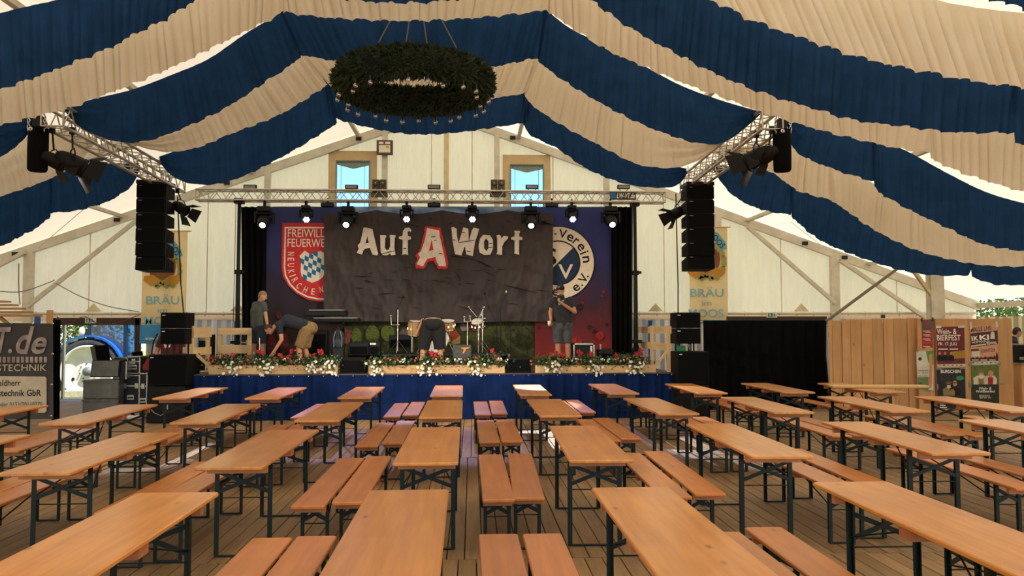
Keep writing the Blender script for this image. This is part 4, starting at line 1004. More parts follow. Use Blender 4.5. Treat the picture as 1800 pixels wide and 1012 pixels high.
st = thing('speaker_stand','black frame lifting the top boxes of the right stack','stand',((a.x+b.x)/2,GZ+.3,1.33))
for x in (a.x+.1,b.x-.1):
    for y in (GZ+.2,GZ+.5): MB().cyl((x,y,1.335),(x,y,z0-.002),.016,n=8).build('leg', blackp, st)
p = at(1196,616,GZ+.2); gb = mat('green_carton','1E6A38',.7)
tag(MB().box((p.x,GZ+.15,1.335+.055),(.15,.12,.11),None,.006).build('green_carton', gb),'small green carton on top of the right bass box','box')
p = at(1211,617,GZ+.15); bo = thing('drink_bottle','dark drink bottle on top of the right bass box','bottle',(p.x,GZ+.1,1.332))
MB().lathe([(0,0),(.034,0),(.036,.02),(.036,.14),(.016,.2),(.014,.24),(0,.24)],(p.x,GZ+.1,1.332),(0,0,1),14).build('glass', mat('dark_bottle','1F241E',.2), bo)
MB().lathe([(0,0),(.017,0),(.017,.02),(0,.02)],(p.x,GZ+.1,1.572),(0,0,1),12).build('cap', blackp, bo)

# ---- stage monitors
def wedge(name, label, px0,px1,ytop,ybot,Y, front_up=True, logo7=False):
    a, b = at(px0,ytop,Y), at(px1,ybot,Y); z0 = SZ+.002; h = a.z-z0; z1 = a.z; d = .38
    r = thing(name, label, 'loudspeaker', ((a.x+b.x)/2,Y,z0))
    loop = [(a.x,Y,z0),(a.x,Y,z0+h*.85),(a.x,Y+.1,z1),(a.x,Y+d,z0+h*.45),(a.x,Y+d,z0)]
    MB().prism(loop,(b.x-a.x,0,0)).build('cabinet', spk_m if not logo7 else mat('grey_monitor','3A3A3B',.5), r)
    MB().rect(a.x+.03,b.x-.03,Y-.008,Y+.002,z0+.03,z0+h*.8).build('back_panel', grille_m if not logo7 else mat('grey_monitor_panel','464647',.5), r)
    for x in (a.x+.05,b.x-.05): MB().rect(x-.02,x+.02,Y+.02,Y+.06,z0-.002,z0+.005).build('foot', blackp, r)
    return r
wedge('stage_monitor','black stage monitor in the gap between the left and middle flower boxes',598,642,628,654,16.05)
wedge('stage_monitor','black stage monitor in the gap between the middle and right flower boxes',891,934,627,654,16.05)
m7 = wedge('stage_monitor','grey stage monitor with an orange mark in front of the drum kit',796,828,606,629,16.6,True,True)
a = 16.6-.01
orange = mat('orange_mark','D98A1E',.6)
flat('orange_mark',[(811,610.5),(825,610),(825,612),(819.5,613.5),(815.5,621),(812.5,621),(815.5,613.5),(811,613)],16.59,orange,m7,.012)
def amp_box(label, px0,px1,ytop,ybot,Y,d=.3,m=None):
    a, b = at(px0,ytop,Y), at(px1,ybot,Y); z0 = b.z if b.z > SZ+.25 else SZ+.002
    r = thing('amplifier', label, 'amplifier', ((a.x+b.x)/2,Y,z0)); m = m or blackp
    MB().box(((a.x+b.x)/2,Y+d/2,(z0+a.z)/2),(b.x-a.x,d,a.z-z0),None,.015).build('cabinet', m, r)
    MB().rect(a.x+.03,b.x-.03,Y-.006,Y+.004,z0+.03,a.z-.1).build('grille', grille_m, r)
    MB().rect(a.x+.03,b.x-.03,Y-.006,Y+.004,a.z-.085,a.z-.03).build('control_panel', case_m, r)
    MB().bar(((a.x+b.x)/2-.1,Y+d/2,a.z+.01),((a.x+b.x)/2+.1,Y+d/2,a.z+.01),.03,.015).build('handle', blackp, r); return r
amp_box('black amplifier under the keyboard stand',541,574,580,630,17.9)
o = amp_box('black keyboard amplifier with a white label beside the backpack',613,648,601,625,17.3); 
flat('white_label',[(650.5,602.5),(661,602.5),(661,605.5),(650.5,605.5)],17.3,whitep,o,.012)
amp_box('small black amplifier next to the labelled keyboard amplifier',648.5,668,601,625,17.3)
amp_box('black case standing under the cymbal stand left of the drums',684,724,589,612,18.2)
# ---- drum riser
ris = thing('drum_riser','low black drum riser at the back of the stage','platform',(-.9,18.2,SZ))
a, b = at(612,611,17.5), at(893,611,17.5)
MB().rect(a.x,b.x,17.5,19.0,SZ+.002,SZ+.30).build('skirt', black_m, ris); RZ_ = SZ+.335
MB().rect(a.x-.02,b.x+.02,17.47,19.02,SZ+.30,SZ+.335).build('deck', mat('riser_top','1A1715',.7), ris)
MB().cyl((b.x+.02,17.46,SZ+.0),(b.x+.02,17.46,SZ+.335),.02,n=6).build('corner_trim', alu_m, ris)

# ---- drum kit
DY = 18.0
drumwood = mat('drum_shell','B98E58',.35,0,'A97C48',20,(1,1,.3))
head_m = mat('drum_head','DAD2C4',.5); red_drum = mat('red_drum','8A3A30',.4)
def drum(px, py, r_, h, Y, ax, label, m=drumwood, legs=0):
    c_ = at(px,py,Y); ax = Vector(ax).normalized(); t = thing('drum', label, 'drum', (c_.x,c_.y,c_.z-h/2))
    MB().lathe([(r_,-h/2),(r_,h/2)],c_,ax,26).build('shell', m, t)
    for s_ in (-1,1):
        MB().lathe([(0,s_*h/2),(r_*.99,s_*(h/2+.004))],c_,ax,26).build('drum_head', head_m, t)
        MB().lathe([(r_*1.01,s_*(h/2-.015)),(r_*1.05,s_*(h/2-.015)),(r_*1.05,s_*(h/2+.012)),(r_*1.0,s_*(h/2+.012))],c_,ax,26).build('hoop', chrome, t)
    u = ax.cross(Vector((.3,.2,1))).normalized() if abs(ax.z) < .9 else Vector((1,0,0)); v = ax.cross(u)
    for k in range(8):
        q = c_+(u*math.cos(k*math.pi/4+.2)+v*math.sin(k*math.pi/4+.2))*(r_*1.03); MB().cyl(q-ax*h*.46,q+ax*h*.46,.006,n=5).build('tension_rod', chrome, t)
        MB().box(q,(.03,.03,.05)).build('lug', chrome, t)
    for k in range(legs):
        q = c_+Vector((math.cos(k*2.1),math.sin(k*2.1),0))*(r_*1.06); MB().cyl((q.x,q.y,RZ_+.01),(q.x,q.y,c_.z+.1),.009,n=6).build('leg', chrome, t)
        MB().ell((q.x,q.y,RZ_+.014),.018,n=8,m=5).build('rubber_foot', blackp, t)
    return t
drum(733,577,.20,.32,DY-.1,(.06,-.1,1),'honey-coloured floor tom left of the bending drummer',drumwood,3)
drum(786,571.5,.17,.2,DY,(.0,-.25,1),'honey-coloured rack tom right of the bending drummer')
bd = drum(766,597,.285,.4,DY+.25,(0,-1,.0),'bass drum with a white head behind the drummer\'s legs')
for s_ in (-1,1):
    c_ = at(766,597,DY+.05); MB().cyl((c_.x+s_*.29,c_.y,c_.z-.05),(c_.x+s_*.42,c_.y-.15,RZ_+.01),.01,n=6).build('spur', chrome, bd)
drum(839,570,.13,.16,DY+.1,(-.2,-.5,.8),'small red-brown tom between the cymbal stands',red_drum)
def stand(label, px, Yb, top_y, arms=(), legs=True, m=chrome, r=.012, base=None, px_top=None):
    zb = base if base is not None else RZ_; p = at(px,600,Yb); top = at(px_top or px, top_y, Yb)
    t = thing('cymbal_stand' if m is chrome else 'microphone_stand', label, 'stand', (p.x,Yb,zb))
    zt = top.z
    MB().cyl((p.x,Yb,zb+.06),(p.x,Yb,zb+(zt-zb)*.55),r*1.25,n=8).build('lower_tube', m, t)
    MB().cyl((p.x,Yb,zb+(zt-zb)*.5),(p.x,Yb,zt),r,n=8).build('upper_tube', m, t)
    MB().cyl((p.x,Yb,zb+(zt-zb)*.52),(p.x,Yb,zb+(zt-zb)*.57),r*2,n=8).build('collar', m, t)
    if legs:
        for k in range(3):
            d = Vector((math.cos(k*2.094+.5),math.sin(k*2.094+.5),0))*.24
            MB().cyl((p.x,Yb,zb+.3),(p.x+d.x,Yb+d.y,zb+.012),r*.7,n=6).build('leg', m, t)
            MB().ell((p.x+d.x,Yb+d.y,zb+.014),r*1.2,n=8,m=5).build('rubber_foot', blackp, t)
    for (x0,y0),(x1,y1) in arms: MB().cyl(at(x0,y0,Yb-.02),at(x1,y1,Yb-.02),r*.85,n=6).build('boom_arm', m, t); MB().ell(at(x1,y1,Yb-.02),r*2.2,n=8,m=6).build('wing_nut', m, t)
    return t
stand('chrome cymbal stand left of the bending drummer',699,17.75,544,[((688,571),(701,571)),((688,571),(687,555))])
stand('chrome cymbal stand with raised arm, middle of the hardware cluster',841,17.8,560,[((838,557),(824,540)),((841,560),(850,541)),((834,560),(852,560))])
stand('chrome cymbal stand at the outer end of the hardware cluster',848,17.95,546,[((845,557),(851,540)),((836,572),(850,566)),((846,578),(852,574))])
stand('chrome snare holder stand with two prongs',821.5,17.75,566,[((816,565),(816,557)),((827,565),(826,556)),((815,565),(828,565))],False)
def mic(label, px, Yb, topy, arms, base=None, head=None, hm=None):
    t = stand(label, px, Yb, topy, arms, True, blackp, .009, base)
    if head: MB().ell(at(*head,Yb-.03),(.024,.024,.034),n=10,m=7).build('microphone', hm or blackp, t)
    return t
mic('black microphone boom stand above the left cymbal stand',697,18.35,545,[((697,545),(709,522))],RZ_,(709,521))
mic('black microphone boom stand leaning left behind the hardware cluster',873,17.7,570,[((873,567),(859,540)),((859,540),(852,517))],RZ_,(852,516))
mic('microphone stand with a silver microphone at head height',880,17.6,548,[((877,548),(890,514))],RZ_,(890,513),mat('silver_mic','B5B0A8',.3,.7))
mic('short black microphone stand at the edge of the riser',898,17.2,577,[((894,582),(904,580))],SZ,(904,579))
# ---- keyboards on a two-tier stand
ks = thing('keyboard_stand','black two-tier keyboard stand with crossed legs','stand',(at(577,600,18.1).x,18.1,SZ)); KYB = 18.1
for x0,x1 in ((552,566),(604,590)):
    MB().bar(at(x0,555,KYB),at(x0+ (x1-x0)*.2,612,KYB)+Vector((0,0,-.1)),.03,.03).build('upright', blackp, ks)
    MB().bar(Vector((at(x1,600,KYB).x,KYB,SZ+.02)),at(x0,575,KYB),.03,.03).build('leg', blackp, ks)
    for y_ in (556,567): MB().bar(at(x0,y_,KYB-.2),at(x0,y_,KYB+.2),.03,.025).build('support_arm', blackp, ks)
whitekey = mat('white_keys','D9D2C6',.4)
for px0,px1,yt,yb,lab,yy in ((535,608,545,555,'upper black keyboard on the two-tier stand',KYB-.2),(543,631,559,566,'lower keyboard with white keys on the two-tier stand',KYB-.18)):
    a, b = at(px0,yt,yy), at(px1,yb,yy); r = thing('keyboard', lab, 'keyboard', ((a.x+b.x)/2,yy+.15,b.z))
    MB().box(((a.x+b.x)/2,yy+.15,(a.z+b.z)/2),(b.x-a.x,.32,a.z-b.z),None,.012).build('body', blackp, r)
    MB().rect(a.x+.1,b.x-.05,yy+.0,yy+.14,a.z-.002,a.z+.008).build('key_bed', whitekey, r)
    if 'white' in lab: MB().rect(b.x-.27,b.x-.02,yy-.006,yy+.0,b.z+.02,a.z-.012).build('key_fronts', whitekey, r)
    else: flat('print', [(537,547.5),(547,547.5),(547,549),(537,549)], yy, whitep, r, .003)
# ---- backpack on the riser edge
p = at(595,598,17.35); bp = thing('backpack','dark grey backpack standing on the stage beside the keyboard','backpack',(p.x,17.35,SZ))
bpm = mat('backpack_cloth','22252A',.8,0,'2C3036',20)
zc = at(595,597,17.35).z
MB().ell((p.x,17.35,zc),(.135,.1,.22),None,16,12).build('body', bpm, bp)
MB().ell((p.x,17.27,zc-.07),(.095,.05,.11),None,14,10).build('front_pocket', mat('backpack_pocket','3A3F47',.8), bp)
for s_ in (-1,1): MB().tube([(p.x+s_*.05,17.26,zc+.18),(p.x+s_*.085,17.23,zc+.05),(p.x+s_*.08,17.25,zc-.15)],.012,6).build('strap', mat('strap_%d'%s_,'7D8590',.7), bp)
MB().tube([(p.x-.03,17.33,zc+.21),(p.x,17.33,zc+.27),(p.x+.03,17.33,zc+.21)],.01,6).build('handle', bpm, bp)
MB().rect(p.x-.1,p.x+.1,17.3,17.42,SZ+.002,zc-.17).build('base', bpm, bp)

# ---- flight cases
def flight_case(label, x0,x1,y0,y1,z0,z1, latches=2, m=None, lid=.3):
    r = thing('flight_case', label, 'case', ((x0+x1)/2,(y0+y1)/2,z0), None); e = .022
    MB().rect(x0+.004,x1-.004,y0+.004,y1-.004,z0+.004,z1-.004).build('body', m or case_m, r)
    ed = MB()
    for x in (x0,x1):
        for y in (y0,y1): ed.rect(x-e/2,x+e/2,y-e/2,y+e/2,z0,z1)
    for z in (z0+e/2,z1-e/2):
        for x in (x0,x1): ed.rect(x-e/2,x+e/2,y0,y1,z-e/2,z+e/2)
        for y in (y0,y1): ed.rect(x0,x1,y-e/2,y+e/2,z-e/2,z+e/2)
    ed.build('edge_profile', edge_m, r)
    zl = z1-(z1-z0)*lid
    MB().rect(x0,x1,y0-.008,y0+.004,zl-.012,zl+.012).build('lid_seam', edge_m, r)
    for k in range(latches):
        x = x0+(x1-x0)*(k+.5)/latches; MB().box((x,y0-.01,zl),(.08,.02,.11),None,.006).build('latch', edge_m, r)
    zh = z0+(zl-z0)*.55
    for x in ((x0+.16,x1-.16) if x1-x0 > .7 else ((x0+x1)/2,)): MB().box((x,y0-.006,zh),(.14,.014,.1),None,.004).build('handle_plate', edge_m, r); MB().rect(x-.05,x+.05,y0-.02,y0-.01,zh-.02,zh+.01).build('handle', blackp, r)
    for x in (x0,x1):
        for z in (z0,z1): MB().ell((x+(.012 if x == x0 else -.012),y0-.004,z+(.02 if z == z0 else -.02)),(.03,.014,.03),None,8,6).build('ball_corner', edge_m, r)
    return r
a, b = at(424,582,18.2), at(440,628,18.2); flight_case('upright black flight case on the stage behind the grey-shirted man',a.x,b.x+.1,18.2,18.7,SZ+.002,a.z,1)
a, b = at(1007.5,603,17.0), at(1045,632,17.0)
rk = thing('rack_case','open-fronted rack case with metal edges on the stage beside the microphone man','case',((a.x+b.x)/2,17.0,SZ))
MB().rect(a.x,b.x,17.0,17.4,SZ+.005,a.z).build('body', case_m, rk)
ed = MB(); e = .03
for x in (a.x+e/2,b.x-e/2): ed.rect(x-e/2,x+e/2,16.98,17.0,SZ+.005,a.z)
ed.rect(a.x,b.x,16.98,17.0,a.z-e,a.z).build('edge_profile', edge_m, rk)
MB().rect(a.x+.03,b.x-.03,16.993,17.002,SZ+.04,a.z-.03).build('front_opening', blackpr, rk)
MB().rect(b.x-.09,b.x-.05,16.98,16.995,a.z-.2,a.z-.06).build('label_plate', whitep, rk)
p = at(1092,617,17.1); rl = thing('cable_drum','dark round cable drum at the right edge of the stage','cable reel',(p.x,17.1,SZ))
MB().lathe([(0,-.16),(.15,-.16),(.15,-.14),(.1,-.13),(.1,.13),(.15,.14),(.15,.16),(0,.16)],(p.x,17.1,SZ+.2),(1,.25,.15),20).build('reel', blackp, rl)
MB().lathe([(.125,-.11),(.13,0),(.125,.11)],(p.x,17.1,SZ+.2),(1,.25,.15),20).build('cable_winding', mat('dark_cable','1B1B1D',.6), rl)
MB().rect(p.x-.14,p.x+.14,17.05,17.2,SZ+.002,SZ+.06).build('base', blackp, rl)
a, b = at(1052,613,17.2), at(1080,632,17.2); amp_box('low black amplifier between rack case and cable drum',1052,1079,614,634,17.2)
p = at(1056,613,17.25); tag(MB().cyl((p.x,17.3,at(1056,614,17.2).z),(p.x,17.3,at(1056,605,17.2).z),.02,n=10).build('small_bottle', mat('clear_bottle','B9B3A6',.2)),'small pale bottle standing on the low black amplifier','bottle')

a, b = at(349,588,17.4), at(368,588,17.4)
er = thing('equipment_rack','black equipment rack behind the left stage corner railing','rack',((a.x+b.x)/2,17.4,SZ))
MB().rect(a.x,b.x,17.4,17.8,SZ+.002,a.z).build('housing', case_m, er)
for k in range(5): MB().rect(a.x+.02,b.x-.02,17.385,17.4,SZ+.08+k*.14,SZ+.18+k*.14).build('rack_unit', edge_m if k in (1,4) else blackp, er)
p = at(457,610,17.45); gb_ = thing('canister','black canister with a chrome rod between the two men','canister',(p.x,17.45,SZ))
MB().lathe([(0,0),(.1,0),(.1,.34),(.09,.36),(0,.36)],(p.x,17.45,SZ+.002),(0,0,1),18).build('barrel', blackp, gb_)
for s_ in (-1,1): MB().rect(p.x+s_*.1-.012,p.x+s_*.1+.012,17.34,17.36,SZ+.002,SZ+.4).build('side_rail', edge_m, gb_)
MB().cyl((p.x-.01,17.45,SZ+.36),(p.x-.01,17.45,SZ+.7),.012,n=8).build('rod', chrome, gb_)
# ---- wooden safety railings at both stage sides
def railing(label, X, ypts, zs=((.60,.75),(.28,.42)), h=.95, brace=True):
    r = thing('safety_railing', label, 'railing', (X,ypts[0],SZ))
    for y in ypts: MB().rect(X-.035,X+.035,y-.04,y+.04,SZ+.002,SZ+h).build('post', spruce_z, r)
    for z0_, z1_ in zs: MB().rect(X+.036,X+.062,ypts[0]-.06,ypts[-1]+.06,SZ+z0_,SZ+z1_).build('rail_board', spruce_rail, r)
    if brace: MB().bar((X-.35,ypts[0],SZ+.05),(X-.02,ypts[0],SZ+.42),.045,.07,(0,1,0)).build('brace', spruce_z, r)
    return r
spruce_rail = wood('rail_spruce','D8B888','C7A472',.6,.06,'Y',14,True)
spruce_z2 = wood('post_spruce','DDBB88','CBA674',.6,.06,'Z',14,True); spruce_z_old = spruce_z; spruce_z = spruce_z2
rr = railing('pale wooden safety railing along the right stage edge', 4.0, (16.1,17.6,19.4), ((.78,.93),(.43,.58)), .95)
r2 = railing('pale wooden safety railing at the left stage corner', -5.52, (16.05,17.0), ((.72,.92),(.36,.52)), .95, False)
MB().bar((-5.5,16.05,SZ+.45),(-5.05,16.05,SZ+.05),.045,.06,(0,1,0)).build('brace', spruce_z, r2)
r3 = thing('safety_railing','pale wooden safety railing behind the left stage stairs','railing',(-5.2,17.9,SZ))
a, b = at(386,577,17.6), at(438,577,17.6)
MB().rect(a.x-.04,a.x+.04,17.6,17.68,SZ+.002,a.z).build('post', spruce_z, r3); MB().rect(b.x-.04,b.x+.04,17.6,17.68,SZ+.002,a.z).build('post', spruce_z, r3)
for y0_,y1_ in ((576,588),(606,621)): MB().rect(a.x-.02,b.x+.05,17.57,17.6,at(400,y1_,17.6).z,at(400,y0_,17.6).z).build('rail_board', spruce_m, r3)
spruce_z = spruce_z_old

# ---- flower boxes along the stage edge
leaf_m = mat('plant_leaf','3E5A26',.6,0,'233A16',20); leaf2_m = mat('plant_leaf_pale','6C8250',.6,0,'47602F',20)
petal_r = mat('red_petal','B4141E',.6,0,'8E0E18',30); petal_w = mat('white_petal','E9E2D2',.6,0,'D8CFBA',30); petal_p = mat('coral_petal','C2493F',.6,0,'A8352F',30)
rf = random.Random(11)
def leaves(n, cx, sx, y, sy, z, sz, parent, name, m, size=(.02,.045)):
    mb = MB()
    for _ in range(n):
        c_ = Vector((cx+rf.gauss(0,sx), y+rf.gauss(0,sy), z+rf.gauss(0,sz))); d = Vector((rf.uniform(-1,1),rf.uniform(-1,.6),rf.uniform(-.5,1))).normalized()
        s_ = d.cross(Vector((rf.random(),rf.random(),rf.random()))).normalized(); L = rf.uniform(*size)
        mb.add([c_, c_+d*L*.5+s_*L*.42, c_+d*L, c_+d*L*.5-s_*L*.42],[(0,1,2,3)])
    o = mb.build(name, m, parent, None, False); o['kind'] = 'stuff'; return o
def blooms(pts, r_, parent, name, m, cluster=1):
    mb = MB()
    for p in pts:
        for _ in range(cluster):
            c_ = p+Vector((rf.gauss(0,r_*.5),rf.gauss(0,r_*.4),rf.gauss(0,r_*.45))) if cluster > 1 else p
            n_ = Vector((rf.uniform(-.6,.6),-1,rf.uniform(-.2,.8))).normalized(); u = n_.cross(Vector((0,0,1))).normalized(); v = u.cross(n_); rr_ = r_*(.55 if cluster > 1 else 1)
            vs = [c_+n_*.006]+[c_+(u*math.cos(k*math.pi/5)+v*math.sin(k*math.pi/5))*rr_*(1 if k%2 == 0 else .72)+n_*.012 for k in range(10)]
            mb.add(vs,[(0,k+1,(k+1)%10+1) for k in range(10)])
    o = mb.build(name, m, parent, None, False); o['kind'] = 'stuff'; return o
planter_m = wood('planter_board','D3AE7C','C29A66',.6,.08,'X',10,True)
BOXES = [('left',367,593,[408,470,553,582],[380,400,431,457,492,505,545,566],[430,520]),
         ('middle',648,887,[660,755,838],[680,689,752,760,833,870],[700,790,860]),
         ('right',941,1153,[972,1045,1118],[955,977,982,1022,1036,1085,1115,1122],[1000,1075])]
for nm,x0,x1,whites,reds,greens in BOXES:
    Y = 15.98; a, b = at(x0,642,Y), at(x1,655,Y); zt = a.z; zb = SZ+.002
    bx_ = thing('flower_box','pale wooden flower box at the %s of the stage edge'%nm,'planter',((a.x+b.x)/2,Y,zb),'flower boxes on the stage edge')
    MB().rect(a.x,b.x,Y,Y+.025,zb,zt).build('front_board', planter_m, bx_); MB().rect(a.x,b.x,Y+.2,Y+.225,zb,zt).build('back_board', planter_m, bx_)
    for x in (a.x,b.x-.025): MB().rect(x,x+.025,Y+.025,Y+.2,zb,zt).build('end_board', planter_m, bx_)
    MB().rect(a.x+.025,b.x-.025,Y+.025,Y+.2,zb,zt-.04).build('soil', mat('soil_'+nm,'2A1E14',.95), bx_)
    for k,px in enumerate(whites):
        p = at(px,648,Y); t = thing('petunia_plant','white petunia trailing over the %s flower box, %s from left'%(nm,ORD[k]),'flowers',(p.x,Y+.08,zt-.04),'petunias in the %s flower box'%nm)
        leaves(260,p.x,.11,Y+.02,.05,zt+.04,.06,t,'foliage',leaf2_m,(.025,.055)); leaves(60,p.x,.07,Y-.05,.02,zt-.1,.06,t,'trailing_foliage',leaf_m)
        blooms([Vector((p.x+rf.gauss(0,.09),Y-.06-rf.random()*.04,zt-.2+rf.random()*.28)) for _ in range(17)],.033,t,'blossom',petal_w)
        MB().cyl((p.x,Y+.08,zt-.04),(p.x,Y+.06,zt+.08),.008,n=5).build('stem', leaf_m, t)
    for k,px in enumerate(reds):
        p = at(px,640,Y); t = thing('geranium_plant','red geranium standing in the %s flower box, %s from left'%(nm,ORD[k]),'flowers',(p.x,Y+.1,zt-.04),'geraniums in the %s flower box'%nm); hgt = rf.uniform(.12,.26)
        leaves(260,p.x,.11,Y+.06,.06,zt+.07,.055,t,'foliage',leaf_m,(.03,.06))
        for s_ in range(1+k%2):
            xx = p.x+rf.uniform(-.09,.09); zz = zt+hgt+rf.uniform(-.08,.06)
            MB().cyl((p.x,Y+.1,zt-.04),(xx,Y+.05,zz),.005,n=5).build('stem', leaf_m, t)
            blooms([Vector((xx,Y+.03,zz))],.045,t,'blossom',petal_r,14)
        blooms([Vector((p.x+rf.gauss(0,.14),Y-.01,zt+.02+rf.random()*.13)) for _ in range(5)],.026,t,'small_blossom',petal_p)
    for k,px in enumerate(greens):
        p = at(px,640,Y); t = thing('leafy_plant','low leafy plant with tiny pale blossoms, %s from left in the %s flower box'%(ORD[k],nm),'plant',(p.x,Y+.1,zt-.04),'leafy plants in the %s flower box'%nm)
        leaves(420,p.x,.22,Y+.06,.06,zt+.05,.05,t,'foliage',leaf_m,(.03,.06))
        blooms([Vector((p.x+rf.gauss(0,.2),Y-.0,zt+.05+rf.random()*.08)) for _ in range(16)],.022,t,'blossom',petal_w)
        MB().cyl((p.x,Y+.1,zt-.04),(p.x,Y+.08,zt+.1),.008,n=5).build('stem', leaf_m, t)

# ================================================================== PEOPLE
REMESH = []
def tcap(mb, a, b, r0, r1, flat0=False, flat1=False, n=14):
    """tapered limb segment with rounded ends"""
    a, b = Vector(a), Vector(b); d = b-a; L = d.length; d = d.normalized() if L > 1e-6 else Vector((0,0,1)); prof = []
    if flat0: prof += [(0,0),(r0,0)]
    else: prof += [(r0*math.sin(t), -r0*math.cos(t)) for t in [i*math.pi/10 for i in range(6)]]
    if flat1: prof += [(r1,L),(0,L)]
    else: prof += [(r1*math.cos(t), L+r1*math.sin(t)) for t in [i*math.pi/10 for i in range(6)]]
    mb.lathe([(max(r,.0004),h) for r,h in prof], a, d, n)
def finish(mb, name, m, parent, vox, it=4):
    me = mb.mesh(name); bm = bmesh.new(); bm.from_mesh(me); bmesh.ops.remove_doubles(bm, verts=bm.verts, dist=.0006); bmesh.ops.holes_fill(bm, edges=[e for e in bm.edges if e.is_boundary]); bmesh.ops.recalc_face_normals(bm, faces=bm.faces); bm.to_mesh(me); bm.free()
    me.materials.append(m); o = obj(name, me, parent)
    md = o.modifiers.new('r','REMESH'); md.mode = 'VOXEL'; md.voxel_size = vox; md.use_smooth_shade = True
    sm = o.modifiers.new('s','SMOOTH'); sm.factor = .5; sm.iterations = it
    REMESH.append(o); return o
def hand(mb, w_, d, pn, curl=.6, s=1.0, thumb=1):
    """palm, four bent fingers of unequal length and a thumb leaving the side of the palm"""
    d = Vector(d).normalized(); pn = Vector(pn); pn = (pn-d*pn.dot(d)).normalized(); sd = d.cross(pn).normalized()*thumb; w_ = Vector(w_)
    for k in (-1,0,1): tcap(mb, w_+sd*.016*k*s, w_+d*.085*s+sd*.026*k*s, .018*s, .0135*s, n=10)
    for k,L in enumerate((.068,.078,.073,.056)):
        b0 = w_+d*.09*s+sd*(.030-.020*k)*s; c1 = (d*math.cos(curl)+pn*math.sin(curl)).normalized(); c2 = (d*math.cos(curl*2.2)+pn*math.sin(curl*2.2)).normalized()
        m1 = b0+c1*L*.52*s; tcap(mb, b0, m1, .0105*s, .0098*s, n=8); tcap(mb, m1, m1+c2*L*.48*s, .0098*s, .0085*s, n=8)
    t0 = w_+d*.03*s+sd*.026*s; t1 = t0+(sd*.7+d*.6+pn*.3).normalized()*.04*s; tcap(mb, t0, t1, .0135*s, .0115*s, n=8); tcap(mb, t1, t1+(d*.8+pn*.5).normalized()*.034*s, .0115*s, .0095*s, n=8)
